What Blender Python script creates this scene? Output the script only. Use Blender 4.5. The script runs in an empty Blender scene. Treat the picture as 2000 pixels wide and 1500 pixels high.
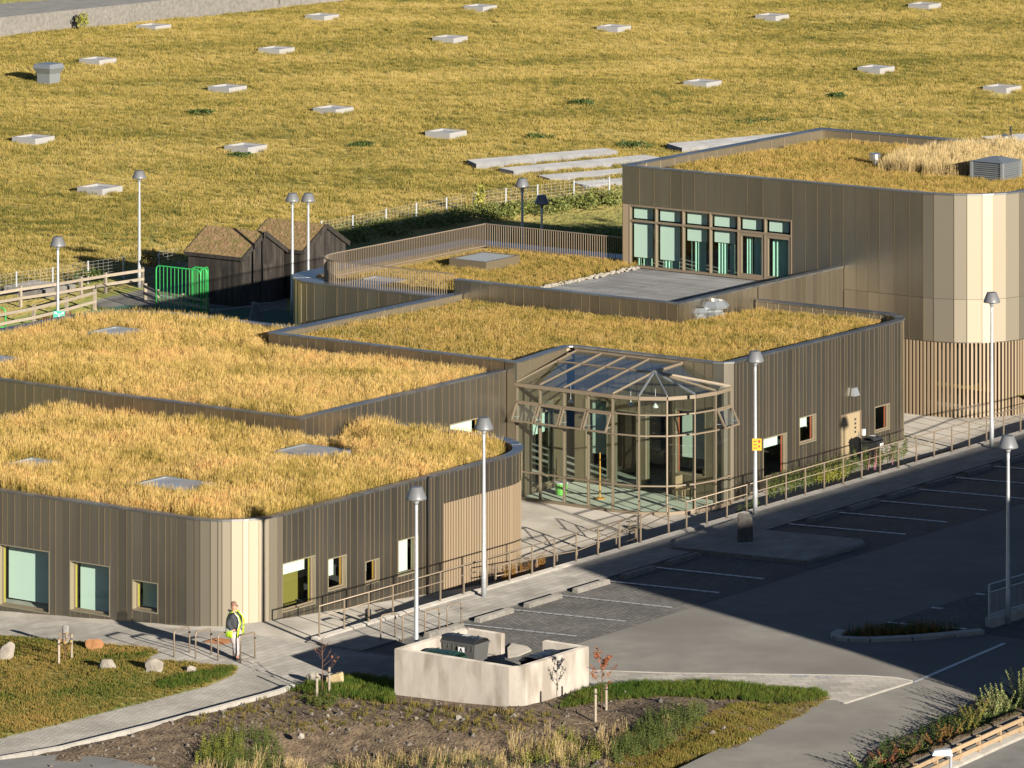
import bpy, math, random
import numpy as np
from mathutils import Vector, Matrix

random.seed(11)
rng = np.random.default_rng(11)
sc = bpy.context.scene
COL = sc.collection

# ------------------------------------------------------------------ camera, world, sun, exposure
FPX, CAMH = 10218.0, 36.6
cam = bpy.data.objects.new('camera', bpy.data.cameras.new('camera'))
COL.objects.link(cam)
cam.location = (0, 0, CAMH)
cam.rotation_euler = (math.radians(90), 0, 0)
cam.data.sensor_width = 36.0
cam.data.lens = FPX / 2000 * 36.0
cam.data.shift_y = -0.875
cam.data.clip_start = 1.0
cam.data.clip_end = 6000
sc.camera = cam

SUN_AZ, SUN_EL = math.radians(29.5), math.radians(12.7)      # azimuth: from behind the camera towards the right
SUNV = Vector((math.sin(SUN_AZ) * math.cos(SUN_EL), -math.cos(SUN_AZ) * math.cos(SUN_EL), math.sin(SUN_EL)))
wd = bpy.data.worlds.new('World')
sc.world = wd
wd.use_nodes = True
wn = wd.node_tree
bg = wn.nodes['Background']
sky = wn.nodes.new('ShaderNodeTexSky')
sky.sky_type = 'NISHITA'
sky.sun_disc = False
sky.sun_elevation = SUN_EL
sky.sun_rotation = math.radians(180) - SUN_AZ
sky.air_density = 0.65
sky.dust_density = 0.2
sky.ozone_density = 2.0
wn.links.new(sky.outputs[0], bg.inputs[0])
bg.inputs[1].default_value = 0.05
sl = bpy.data.lights.new('sun', 'SUN')
sun = bpy.data.objects.new('sun', sl)
COL.objects.link(sun)
sl.energy = 5.0
sl.angle = math.radians(0.5)
sl.color = (1.0, 0.915, 0.78)
sun.rotation_euler = SUNV.to_track_quat('Z', 'Y').to_euler()
sc.view_settings.view_transform = 'Standard'
sc.view_settings.look = 'None'
sc.view_settings.gamma = 1.0
sc.view_settings.use_curve_mapping = False
sc.view_settings.exposure = 0.75
sc.cycles.max_bounces = 8
sc.cycles.transparent_max_bounces = 16
sc.cycles.caustics_reflective = False
sc.cycles.caustics_refractive = False

# ------------------------------------------------------------------ coordinates: u runs along the street, v across it
TH = math.radians(54.4)
CT, ST = math.cos(TH), math.sin(TH)


def W(u, v, z=0.0):
    return Vector((u * CT - v * ST, u * ST + v * CT, z))


def UV(x, y):
    return x * CT + y * ST, -x * ST + y * CT


PROF = [(120, 0), (133, 0), (138, -.35), (143, -.7), (148, -1.0), (152, -.78), (157, -.67), (161, -.8), (166, -.6), (173, -.3), (177, -.5), (181, -.8), (260, -.8)]


def lerp_prof(u):
    for (a, za), (b, zb) in zip(PROF, PROF[1:]):
        if u <= b:
            return za + (zb - za) * max(0, (u - a)) / (b - a)
    return PROF[-1][1]


def gW(u, v):                       # ground west of the kerb wall, beside the buildings
    z = lerp_prof(u)
    if u < 133:
        k = min(1.0, max(0.0, (133 - u) / 2.0))
        z = z * (1 - k) - k * 0.075 * min(14, max(0, v - 104.3))
    return z


def gE(u, v):                       # car park side, rising gently away from the buildings
    return 0.038 * min(14, max(0, 99 - v))


def gB(u, v):                       # banked earth in front, with a shallow hollow in its middle
    z = gE(u, v)
    x, y = W(u, v).xy
    d = min(1.0, max(0.0, 156.3 - y))
    for cx, cy, rx, ry, dp in ((-5.5, 151.0, 3.2, 2.2, .75), (1.0, 151.0, 3.0, 1.6, .5), (-1.5, 147.5, 8.0, 2.0, .5)):
        z -= dp * math.exp(-((x - cx) / rx) ** 2 - ((y - cy) / ry) ** 2)
    z += d * (0.05 + 0.05 * math.sin(x * 1.3 + y * .7) + 0.035 * math.sin(x * 3.1 - y * 1.9) + .03 * math.sin(x * 5.3 + y * 4.1)) * .8
    return z


def gF(u, v):                       # meadow behind
    return 0.22 * math.sin(u * .071 + v * .05) * math.sin(v * .083 - 1.1) * min(1, max(0, (u - 190) / 20)) + 0.0


def g0(u, v):
    return 0.0


def back(px, py, z=0.0):
    d = FPX * (CAMH - z) / (py + 1000)
    return Vector(((px - 1000) * d / FPX, d, z))


def G(px, py, fn=gE):
    z = 0.0
    for _ in range(12):
        p = back(px, py, z)
        z = fn(*UV(p.x, p.y))
    p = back(px, py, z)
    return p


def GUV(px, py, fn=gE):
    p = G(px, py, fn)
    return UV(p.x, p.y)


def on_u(u, px, py):                # the point of the plane u=const seen at a pixel -> (v, z)
    k = (px - 1000) / FPX
    v = u * (CT - k * ST) / (ST + k * CT)
    return v, CAMH - (u * ST + v * CT) * (py + 1000) / FPX


def on_v(v, px, py):
    k = (px - 1000) / FPX
    u = v * (ST + k * CT) / (CT - k * ST)
    return u, CAMH - (u * ST + v * CT) * (py + 1000) / FPX


# ------------------------------------------------------------------ mesh builder
class MB:
    def __init__(s):
        s.v, s.f, s.m = [], [], []
        s.attr = {}

    def face(s, pts, m=0):
        n = len(s.v)
        s.v += [tuple(p) for p in pts]
        s.f.append(tuple(range(n, n + len(pts))))
        s.m.append(m)

    def hexa(s, b, t, m=0):         # 4 bottom points, 4 top points (counter-clockwise from above)
        n = len(s.v)
        s.v += [tuple(p) for p in b] + [tuple(p) for p in t]
        k = len(b)
        s.f.append(tuple(range(n + k - 1, n - 1, -1)))
        s.f.append(tuple(range(n + k, n + 2 * k)))
        for i in range(k):
            j = (i + 1) % k
            s.f.append((n + i, n + j, n + k + j, n + k + i))
        s.m += [m] * (k + 2)

    def box(s, x0, x1, y0, y1, z0, z1, m=0):
        q = [(x0, y0), (x1, y0), (x1, y1), (x0, y1)]
        s.hexa([(x, y, z0) for x, y in q], [(x, y, z1) for x, y in q], m)

    def ubox(s, u0, u1, v0, v1, z0, z1, m=0):
        q = [(u0, v0), (u1, v0), (u1, v1), (u0, v1)]
        s.hexa([W(a, b, z0) for a, b in q], [W(a, b, z1) for a, b in q], m)

    def prism(s, poly, z0, z1, m=0):    # poly in world xy
        s.hexa([(p[0], p[1], z0) for p in poly], [(p[0], p[1], z1) for p in poly], m)

    def bar(s, a, b, w, h, up=Vector((0, 0, 1)), m=0):   # rectangular bar from a to b
        a, b = Vector(a), Vector(b)
        d = (b - a).normalized()
        sd = d.cross(up)
        if sd.length < 1e-4:
            sd = Vector((1, 0, 0))
        sd.normalize()
        uu = sd.cross(d).normalized()
        o = [(-1, -1), (1, -1), (1, 1), (-1, 1)]
        A = [a + sd * (w / 2 * x) + uu * (h / 2 * y) for x, y in o]
        B = [b + sd * (w / 2 * x) + uu * (h / 2 * y) for x, y in o]
        n = len(s.v)
        s.v += [tuple(p) for p in A + B]
        s.f += [(n + 3, n + 2, n + 1, n), (n + 4, n + 5, n + 6, n + 7)] + [(n + i, n + (i + 1) % 4, n + 4 + (i + 1) % 4, n + 4 + i) for i in range(4)]
        s.m += [m] * 6

    def tube(s, pts, r, n=8, m=0):
        pts = [Vector(p) for p in pts]
        if not isinstance(r, (list, tuple)):
            r = [r] * len(pts)
        base = len(s.v)
        ref = None
        for i, p in enumerate(pts):
            a = pts[max(0, i - 1)]
            b = pts[min(len(pts) - 1, i + 1)]
            d = (b - a).normalized()
            if ref is None:
                ref = Vector((0, 0, 1)) if abs(d.z) < .9 else Vector((1, 0, 0))
            x = d.cross(ref).normalized()
            y = x.cross(d).normalized()
            ref = y if abs(d.z) < .9 else ref
            for k in range(n):
                an = 2 * math.pi * k / n
                s.v.append(tuple(p + (x * math.cos(an) + y * math.sin(an)) * r[i]))
        for i in range(len(pts) - 1):
            for k in range(n):
                j = (k + 1) % n
                s.f.append((base + i * n + k, base + i * n + j, base + (i + 1) * n + j, base + (i + 1) * n + k))
                s.m.append(m)
        s.f.append(tuple(base + k for k in range(n - 1, -1, -1)))
        s.f.append(tuple(base + (len(pts) - 1) * n + k for k in range(n)))
        s.m += [m, m]

    def lathe(s, prof, n=20, c=(0, 0), m=0):
        base = len(s.v)
        for r, z in prof:
            for k in range(n):
                a = 2 * math.pi * k / n
                s.v.append((c[0] + r * math.cos(a), c[1] + r * math.sin(a), z))
        for i in range(len(prof) - 1):
            for k in range(n):
                j = (k + 1) % n
                s.f.append((base + i * n + k, base + i * n + j, base + (i + 1) * n + j, base + (i + 1) * n + k))
                s.m.append(m)
        s.f.append(tuple(base + k for k in range(n - 1, -1, -1)))
        s.f.append(tuple(base + (len(prof) - 1) * n + k for k in range(n)))
        s.m += [m, m]


def chain_loc(p):
    o = Vector((0, 0, 0))
    while p is not None:
        o += p.location
        p = p.parent
    return o


def mesh_of(name, mb, mats, off=Vector((0, 0, 0)), smooth=False):
    me = bpy.data.meshes.new(name)
    me.from_pydata([(x - off[0], y - off[1], z - off[2]) for x, y, z in mb.v], [], mb.f)
    if not isinstance(mats, (list, tuple)):
        mats = [mats]
    for m in mats:
        me.materials.append(m)
    if len(mats) > 1:
        me.polygons.foreach_set('material_index', mb.m)
    if smooth:
        me.shade_smooth()
    return me


def link(name, me, parent=None, loc=(0, 0, 0), rot=0.0):
    o = bpy.data.objects.new(name, me)
    COL.objects.link(o)
    o.location = loc
    o.rotation_euler = (0, 0, rot)
    if parent is not None:
        o.parent = parent
    return o


def part(name, mb, mats, parent, smooth=False, local=False, kind=None, label=None):
    off = Vector((0, 0, 0)) if local else chain_loc(parent)
    o = link(name, mesh_of(name, mb, mats, off, smooth), parent)
    if kind:
        o['kind'] = kind
    if label:
        o['label'] = label
    return o


def tag(o, label, cat, group=None):
    o['label'] = label
    o['category'] = cat
    if group:
        o['group'] = group
    return o


def thing(name, label, cat, loc=(0, 0, 0), rot=0.0, group=None):
    o = bpy.data.objects.new(name, None)
    COL.objects.link(o)
    o.location = loc
    o.rotation_euler = (0, 0, rot)
    o.empty_display_size = .3
    return tag(o, label, cat, group)


def single(name, mb, mats, label, cat, group=None, smooth=False, origin=None):
    off = Vector(origin) if origin is not None else Vector((0, 0, 0))
    o = link(name, mesh_of(name, mb, mats, off, smooth), None, off)
    return tag(o, label, cat, group)


def setting(name, mb, mats, kind='structure', smooth=False):
    o = link(name, mesh_of(name, mb, mats, smooth=smooth))
    o['kind'] = kind
    return o


def dup(root, loc, rot=None, label=None, scale=None):
    r = root.copy()
    COL.objects.link(r)
    r.location = loc
    if rot is not None:
        r.rotation_euler = (0, 0, rot)
    if scale:
        r.scale = (scale,) * 3 if not isinstance(scale, tuple) else scale
    if label:
        r['label'] = label
    for ch in list(root.children):
        c = ch.copy()
        COL.objects.link(c)
        c.parent = r
        for gch in ch.children:
            d = gch.copy()
            COL.objects.link(d)
            d.parent = c
    return r


# ------------------------------------------------------------------ materials
def mk(name):
    m = bpy.data.materials.new(name)
    m.use_nodes = True
    nt = m.node_tree
    return m, nt, nt.nodes['Principled BSDF']


def mat(name, col, rough=.6, metal=0.0, col2=None, ns=3.0, detail=6, lo=.35, hi=.65, rnd=0.0, bump=0.0, bs=30.0, stretch=None,
        col3=None, ns3=.3, spec=.5, bdist=.02):
    m, nt, bs_ = mk(name)
    N, L = nt.nodes, nt.links
    geo = N.new('ShaderNodeNewGeometry')
    vec = geo.outputs['Position']
    if stretch:
        mp = N.new('ShaderNodeMapping')
        mp.inputs['Scale'].default_value = stretch
        L.new(vec, mp.inputs[0])
        vec = mp.outputs[0]
    c4 = lambda c: (c[0], c[1], c[2], 1)
    out = None
    if col2 is not None:
        nz = N.new('ShaderNodeTexNoise')
        nz.inputs['Scale'].default_value = ns
        nz.inputs['Detail'].default_value = detail
        nz.inputs['Roughness'].default_value = .65
        L.new(vec, nz.inputs['Vector'])
        rp = N.new('ShaderNodeValToRGB')
        rp.color_ramp.elements[0].position = lo
        rp.color_ramp.elements[1].position = hi
        rp.color_ramp.elements[0].color = c4(col)
        rp.color_ramp.elements[1].color = c4(col2)
        L.new(nz.outputs[0], rp.inputs[0])
        out = rp.outputs[0]
        if col3 is not None:
            n3 = N.new('ShaderNodeTexNoise')
            n3.inputs['Scale'].default_value = ns3
            n3.inputs['Detail'].default_value = 5
            L.new(vec, n3.inputs['Vector'])
            r3 = N.new('ShaderNodeValToRGB')
            r3.color_ramp.elements[0].position = .48
            r3.color_ramp.elements[1].position = .64
            L.new(n3.outputs[0], r3.inputs[0])
            mx = N.new('ShaderNodeMixRGB')
            L.new(r3.outputs[0], mx.inputs[0])
            L.new(out, mx.inputs[1])
            mx.inputs[2].default_value = c4(col3)
            out = mx.outputs[0]
    if rnd > 0:
        oi = N.new('ShaderNodeObjectInfo')
        mr = N.new('ShaderNodeMapRange')
        mr.inputs[3].default_value = 1 - rnd
        mr.inputs[4].default_value = 1 + rnd
        L.new(oi.outputs['Random'], mr.inputs[0])
        mu = N.new('ShaderNodeVectorMath')
        mu.operation = 'SCALE'
        if out is not None:
            L.new(out, mu.inputs[0])
        else:
            mu.inputs[0].default_value = col
        L.new(mr.outputs[0], mu.inputs['Scale'])
        out = mu.outputs[0]
    if out is not None:
        L.new(out, bs_.inputs['Base Color'])
    else:
        bs_.inputs['Base Color'].default_value = c4(col)
    bs_.inputs['Roughness'].default_value = rough
    bs_.inputs['Metallic'].default_value = metal
    bs_.inputs['Specular IOR Level'].default_value = spec
    if rough >= .85 and 'Diffuse Roughness' in bs_.inputs:
        bs_.inputs['Diffuse Roughness'].default_value = 1.0
    if bump > 0:
        nb = N.new('ShaderNodeTexNoise')
        nb.inputs['Scale'].default_value = bs
        nb.inputs['Detail'].default_value = 5
        L.new(vec, nb.inputs['Vector'])
        b = N.new('ShaderNodeBump')
        b.inputs['Strength'].default_value = bump
        b.inputs['Distance'].default_value = bdist
        L.new(nb.outputs[0], b.inputs['Height'])
        L.new(b.outputs[0], bs_.inputs['Normal'])
    return m


def paver_mat(name, c1, c2, mortar, bw, bh, rough=.85, msize=.012, bump=.4, rot=TH, patch=None):
    m, nt, bs_ = mk(name)
    N, L = nt.nodes, nt.links
    geo = N.new('ShaderNodeNewGeometry')
    mp = N.new('ShaderNodeMapping')
    mp.vector_type = 'TEXTURE'
    mp.inputs['Rotation'].default_value = (0, 0, rot)
    L.new(geo.outputs['Position'], mp.inputs[0])
    br = N.new('ShaderNodeTexBrick')
    br.inputs['Scale'].default_value = 1
    br.inputs['Brick Width'].default_value = bw
    br.inputs['Row Height'].default_value = bh
    br.inputs['Mortar Size'].default_value = msize
    br.inputs['Mortar Smooth'].default_value = .3
    br.inputs['Bias'].default_value = 0
    br.inputs['Color1'].default_value = (*c1, 1)
    br.inputs['Color2'].default_value = (*c2, 1)
    br.inputs['Mortar'].default_value = (*mortar, 1)
    L.new(mp.outputs[0], br.inputs['Vector'])
    nz = N.new('ShaderNodeTexNoise')
    nz.inputs['Scale'].default_value = .6
    nz.inputs['Detail'].default_value = 8
    L.new(geo.outputs['Position'], nz.inputs['Vector'])
    mr = N.new('ShaderNodeMapRange')
    mr.inputs[1].default_value = .3
    mr.inputs[2].default_value = .7
    mr.inputs[3].default_value = .78
    mr.inputs[4].default_value = 1.2
    L.new(nz.outputs[0], mr.inputs[0])
    mu = N.new('ShaderNodeVectorMath')
    mu.operation = 'SCALE'
    L.new(br.outputs[0], mu.inputs[0])
    L.new(mr.outputs[0], mu.inputs['Scale'])
    L.new(mu.outputs[0], bs_.inputs['Base Color'])
    bs_.inputs['Roughness'].default_value = rough
    bs_.inputs['Diffuse Roughness'].default_value = 1.0
    b = N.new('ShaderNodeBump')
    b.inputs['Strength'].default_value = bump
    b.inputs['Distance'].default_value = .01
    b.invert = True
    L.new(br.outputs['Fac'], b.inputs['Height'])
    L.new(b.outputs[0], bs_.inputs['Normal'])
    return m


def glass_mat(name, tint=(.925, .975, .96), refl=1.0, ior=1.5, rough=.0):
    m = bpy.data.materials.new(name)
    m.use_nodes = True
    nt = m.node_tree
    N, L = nt.nodes, nt.links
    N.remove(N['Principled BSDF'])
    tr = N.new('ShaderNodeBsdfTransparent')
    tr.inputs[0].default_value = (*tint, 1)
    gl = N.new('ShaderNodeBsdfGlossy')
    gl.inputs['Roughness'].default_value = rough
    gl.inputs[0].default_value = (refl, refl, refl, 1)
    lw = N.new('ShaderNodeLayerWeight')         # Schlick reflectance of a thin pane
    lw.inputs['Blend'].default_value = .5
    pw = N.new('ShaderNodeMath')
    pw.operation = 'POWER'
    L.new(lw.outputs['Facing'], pw.inputs[0])
    pw.inputs[1].default_value = 5.0
    fr = N.new('ShaderNodeMapRange')
    r0 = ((ior - 1) / (ior + 1)) ** 2
    fr.inputs[3].default_value = r0
    fr.inputs[4].default_value = 1.0
    L.new(pw.outputs[0], fr.inputs[0])
    mx = N.new('ShaderNodeMixShader')
    L.new(fr.outputs[0], mx.inputs[0])
    L.new(tr.outputs[0], mx.inputs[1])
    L.new(gl.outputs[0], mx.inputs[2])
    L.new(mx.outputs[0], N['Material Output'].inputs[0])
    return m


def grass_mat(name, stops, patch_scale, base_mul=.55, rough=.8, patch2=None, stretch=(1, 1, 1), spread=.12):
    """blade colour: patches by place, variation by tuft, greener towards the root of the blade"""
    m, nt, bs_ = mk(name)
    N, L = nt.nodes, nt.links
    geo = N.new('ShaderNodeNewGeometry')
    mp = N.new('ShaderNodeMapping')
    mp.inputs['Scale'].default_value = stretch
    L.new(geo.outputs['Position'], mp.inputs[0])
    nz = N.new('ShaderNodeTexNoise')
    nz.inputs['Scale'].default_value = patch_scale
    nz.inputs['Detail'].default_value = 8
    nz.inputs['Roughness'].default_value = .68
    L.new(mp.outputs[0], nz.inputs['Vector'])
    oi = N.new('ShaderNodeObjectInfo')
    mr = N.new('ShaderNodeMapRange')
    mr.inputs[3].default_value = -spread
    mr.inputs[4].default_value = spread
    L.new(oi.outputs['Random'], mr.inputs[0])
    at = N.new('ShaderNodeAttribute')
    at.attribute_name = 'bc'
    mr2 = N.new('ShaderNodeMapRange')
    mr2.inputs[3].default_value = -.14
    mr2.inputs[4].default_value = .14
    L.new(at.outputs['Fac'], mr2.inputs[0])
    a1 = N.new('ShaderNodeMath')
    a2 = N.new('ShaderNodeMath')
    L.new(nz.outputs[0], a1.inputs[0])
    L.new(mr.outputs[0], a1.inputs[1])
    L.new(a1.outputs[0], a2.inputs[0])
    L.new(mr2.outputs[0], a2.inputs[1])
    rp = N.new('ShaderNodeValToRGB')
    cr = rp.color_ramp
    cr.elements[0].position, cr.elements[0].color = stops[0][0], (*stops[0][1], 1)
    cr.elements[1].position, cr.elements[1].color = stops[-1][0], (*stops[-1][1], 1)
    for p, c in stops[1:-1]:
        e = cr.elements.new(p)
        e.color = (*c, 1)
    L.new(a2.outputs[0], rp.inputs[0])
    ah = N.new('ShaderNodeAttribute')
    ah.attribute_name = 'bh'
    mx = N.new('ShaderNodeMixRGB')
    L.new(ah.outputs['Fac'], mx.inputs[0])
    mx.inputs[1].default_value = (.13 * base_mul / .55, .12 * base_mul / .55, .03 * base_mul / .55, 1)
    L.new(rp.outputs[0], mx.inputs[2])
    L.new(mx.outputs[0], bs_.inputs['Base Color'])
    bs_.inputs['Roughness'].default_value = rough
    bs_.inputs['Specular IOR Level'].default_value = .2
    tr = N.new('ShaderNodeBsdfTranslucent')
    L.new(mx.outputs[0], tr.inputs[0])
    ms = N.new('ShaderNodeMixShader')
    ms.inputs[0].default_value = .35
    L.new(bs_.outputs[0], ms.inputs[1])
    L.new(tr.outputs[0], ms.inputs[2])
    L.new(ms.outputs[0], N['Material Output'].inputs[0])
    return m


M = {}
M['panel'] = mat('bronze_panel', (.455, .41, .335), .31, .92, col2=(.39, .35, .28), ns=1.6, rnd=.10, bump=.05, bs=2.2, stretch=(1, 1, .15), bdist=.03)
M['panel_highlight'] = mat('highlight_bronze_panel', (.37, .325, .25), .58, .88, rnd=.10, bump=.05, bs=2.2, stretch=(1, 1, .15), bdist=.03)  # same bronze; colour and roughness set to spread the sun highlight on corners
M['seam'] = mat('bronze_seam', (.34, .28, .19), .42, .8)
M['coping'] = mat('sky_grey_coping', (.34, .34, .34), .38, .85, rnd=.16)  # same bronze as the panels; grey colour stands in for reflected sky
M['lining'] = mat('parapet_lining', (.30, .25, .17), .42, .6)
M['slat'] = mat('beige_painted_slat', (.35, .265, .175), .5, .1, rnd=.06)
M['rail'] = mat('beige_railing_paint', (.30, .235, .17), .45, .2)
M['frame'] = mat('beige_window_frame', (.26, .205, .145), .5, .15)
M['reveal'] = mat('pale_window_reveal', (.38, .33, .23), .45, .4)
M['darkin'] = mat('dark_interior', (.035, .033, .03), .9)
M['inner'] = mat('plain_interior', (.13, .12, .105), .9)
M['galv'] = mat('galvanised_steel', (.50, .52, .54), .45, .45, col2=(.62, .64, .66), ns=9)
M['shade'] = mat('grey_lamp_shade', (.20, .205, .215), .45, .2)
M['shadeblack'] = mat('black_lamp_shade', (.03, .03, .035), .5)
M['white'] = mat('white_diffuser', (.75, .76, .75), .4)
M['concrete'] = mat('cast_concrete', (.37, .33, .29), .85, col2=(.45, .41, .36), ns=2.6, col3=(.275, .24, .20), ns3=1.6, bump=.25, bs=25, stretch=(1, 1, .35))
M['kerb'] = mat('kerb_concrete', (.30, .28, .25), .85, col2=(.39, .365, .33), ns=3, bump=.2, bs=30, rnd=.08)
M['strip'] = mat('pale_slab', (.24, .24, .245), .85, col2=(.31, .31, .315), ns=1.5, rnd=.06)
M['kerbdark'] = mat('weathered_kerb', (.15, .14, .125), .9, col2=(.23, .215, .195), ns=4, bump=.3, bs=30, rnd=.15)
M['asphalt'] = mat('asphalt', (.122, .115, .104), .88, col2=(.165, .156, .142), ns=1.1, lo=.3, hi=.7, col3=(.108, .102, .094), ns3=.12, bump=.5, bs=60, bdist=.008)
M['asphalt2'] = mat('asphalt_lower', (.10, .10, .098), .88, col2=(.14, .138, .132), ns=.8, bump=.4, bs=60, bdist=.01)
M['blocks'] = paver_mat('dark_block_paving', (.07, .067, .064), (.11, .105, .098), (.035, .034, .032), .21, .14, bump=.6)
M['slabs'] = paver_mat('grey_slab_paving', (.20, .188, .170), (.26, .245, .222), (.13, .122, .11), .6, .3, bump=.35)
M['setts'] = paver_mat('small_sett_paving', (.215, .203, .182), (.27, .255, .23), (.15, .14, .125), .2, .14, bump=.5, rot=math.radians(20))
M['footway'] = paver_mat('footway_slabs', (.20, .188, .17), (.27, .252, .225), (.14, .13, .12), .5, .35, bump=.3, rot=math.radians(12))
M['plaza'] = mat('plaza_paving', (.26, .238, .205), .88, col2=(.33, .305, .265), ns=.9, col3=(.21, .193, .165), ns3=.35, bump=.25, bs=8)
M['paint'] = mat('road_marking', (.78, .77, .74), .75, col2=(.6, .59, .56), ns=5)
M['dirt'] = mat('stony_earth', (.075, .052, .033), .95, col2=(.20, .145, .092), ns=2.2, lo=.35, hi=.62, bump=1.0, bs=9, bdist=.12)
M['soil'] = mat('roof_soil', (.16, .12, .05), .95, col2=(.24, .17, .07), ns=2.5)
M['gravelstone'] = mat('gravel_stone', (.22, .20, .17), .9, col2=(.40, .36, .31), ns=7, rnd=.3)
M['meadow'] = mat('meadow_turf', (.24, .20, .055), .95, col2=(.36, .28, .09), ns=.5, lo=.3, hi=.7, col3=(.18, .18, .05), ns3=.09, stretch=(1, .6, 1), bump=.9, bs=3, bdist=.25)
M['lawn'] = mat('lawn_turf', (.10, .14, .03), .95, col2=(.26, .20, .06), ns=.55, lo=.38, hi=.6, bump=.8, bs=9, bdist=.06)
M['greenlawn'] = mat('green_lawn', (.11, .15, .03), .95, col2=(.20, .19, .05), ns=.8, bump=.6, bs=5, bdist=.05)
M['rubber'] = mat('green_rubber_surface', (.03, .085, .06), .85, col2=(.04, .11, .075), ns=2)
M['wood'] = mat('weathered_timber', (.30, .25, .19), .8, col2=(.40, .34, .26), ns=4, stretch=(1, 1, 6), rnd=.12, bump=.2, bs=20)
M['woodgold'] = mat('new_timber', (.36, .25, .145), .75, col2=(.44, .32, .20), ns=5, rnd=.1, bump=.2, bs=20)
M['woodgrey'] = mat('grey_timber', (.22, .21, .20), .85, col2=(.3, .29, .27), ns=5, rnd=.1)
M['blackwood'] = mat('black_stained_board', (.022, .019, .017), .75, col2=(.055, .046, .038), ns=5, stretch=(1, 1, .2), rnd=.35, bump=.3, bs=12)
M['moss'] = mat('mossy_turf_roof', (.20, .125, .06), .95, col2=(.16, .13, .045), ns=2.2, col3=(.26, .17, .09), ns3=4, bump=1, bs=8, bdist=.1)
M['green'] = mat('green_gate_paint', (.05, .50, .12), .4, .1)
M['signgreen'] = mat('green_sign_enamel', (.08, .45, .33), .4)
M['signyellow'] = mat('yellow_sign', (.85, .40, .02), .5)
M['signblack'] = mat('black_print', (.02, .02, .02), .5)
M['signred'] = mat('red_print', (.6, .04, .03), .5)
M['blind'] = mat('white_roller_blind', (.60, .68, .62), .9)
M['blindwhite'] = mat('cream_roller_blind', (.66, .68, .60), .9)
M['curtain'] = mat('pale_green_curtain', (.45, .66, .55), .9)
M['yellow'] = mat('yellow_painted_lining', (.55, .42, .04), .6)
M['red'] = mat('red_painted_lining', (.65, .12, .05), .6)
M['orange'] = mat('orange_lining', (.72, .36, .05), .6)
M['yellowwall'] = mat('yellow_green_interior_wall', (.22, .17, .03), .8)
M['glass'] = glass_mat('window_glass')
M['roofglass'] = glass_mat('conservatory_glass', (.93, .965, .95), ior=1.75)
M['skyglass'] = glass_mat('skylight_glass', (.7, .8, .8), ior=2.2, rough=.08)
M['skywhite'] = mat('white_skylight_frame', (.40, .39, .38), .5, .1)
M['skygrey'] = mat('dull_skylight_pane', (.42, .44, .47), .3, .1, col2=(.52, .53, .55), ns=1.5)
M['zinc'] = mat('grey_zinc', (.42, .45, .47), .42, .6, rnd=.1)
M['alu'] = mat('bright_aluminium', (.68, .68, .68), .3, .9)
M['door'] = mat('tan_door', (.45, .35, .21), .5, .2)
M['deck'] = paver_mat('terrace_deck', (.12, .122, .125), (.19, .192, .196), (.03, .03, .03), 2.4, .14, rot=TH + math.pi / 2, msize=.015, bump=.6)
M['basalt'] = mat('basalt_stone', (.07, .066, .06), .85, col2=(.13, .12, .105), ns=6, bump=.8, bs=10, bdist=.05)
M['rockgrey'] = mat('pale_grey_boulder', (.24, .21, .175), .9, col2=(.36, .325, .28), ns=3.5, bump=.7, bs=8, bdist=.05)
M['rockorange'] = mat('rust_orange_boulder', (.32, .14, .055), .9, col2=(.42, .22, .10), ns=3, bump=.7, bs=8, bdist=.05)
M['rocktan'] = mat('tan_boulder', (.36, .28, .15), .9, col2=(.48, .38, .22), ns=3, bump=.7, bs=8, bdist=.05)
M['rust'] = mat('rusty_steel', (.20, .085, .035), .85, col2=(.28, .13, .06), ns=6)
M['blackplastic'] = mat('black_plastic', (.035, .036, .038), .32)
M['binbody'] = mat('dark_grey_bin', (.10, .10, .098), .4)
M['bingreen'] = mat('dark_green_bin', (.02, .055, .04), .35)
M['label'] = mat('white_label', (.85, .85, .85), .5)
M['skin'] = mat('skin', (.62, .30, .20), .55)
M['hair'] = mat('grey_brown_hair', (.24, .13, .09), .8)
M['jacket'] = mat('charcoal_jacket', (.045, .048, .055), .8)
M['hivis'] = mat('yellow_vest', (.55, .85, .03), .6)
M['reflect'] = mat('white_reflective_band', (.85, .86, .80), .4)
M['trousers'] = mat('white_trousers', (.52, .46, .45), .8, col2=(.44, .38, .375), ns=9)
M['shoe'] = mat('dark_shoe', (.07, .065, .06), .6)
M['cap'] = mat('dark_fabric', (.03, .03, .03), .8)
M['render'] = mat('grey_rendered_wall', (.30, .29, .27), .9, col2=(.36, .35, .33), ns=2)
M['winblack'] = mat('dark_window_pane', (.03, .035, .04), .1)
M['wire'] = mat('steel_wire', (.55, .56, .56), .5, .4)
M['bark'] = mat('red_brown_bark', (.14, .07, .045), .85)


def leaf_mat(name, a, b, rnd=.25):
    m, nt, bs_ = mk(name)
    N, L = nt.nodes, nt.links
    at = N.new('ShaderNodeAttribute')
    at.attribute_name = 'bc'
    mx = N.new('ShaderNodeMixRGB')
    L.new(at.outputs['Fac'], mx.inputs[0])
    mx.inputs[1].default_value = (*a, 1)
    mx.inputs[2].default_value = (*b, 1)
    L.new(mx.outputs[0], bs_.inputs['Base Color'])
    bs_.inputs['Roughness'].default_value = .55
    bs_.inputs['Specular IOR Level'].default_value = .3
    return m


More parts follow.
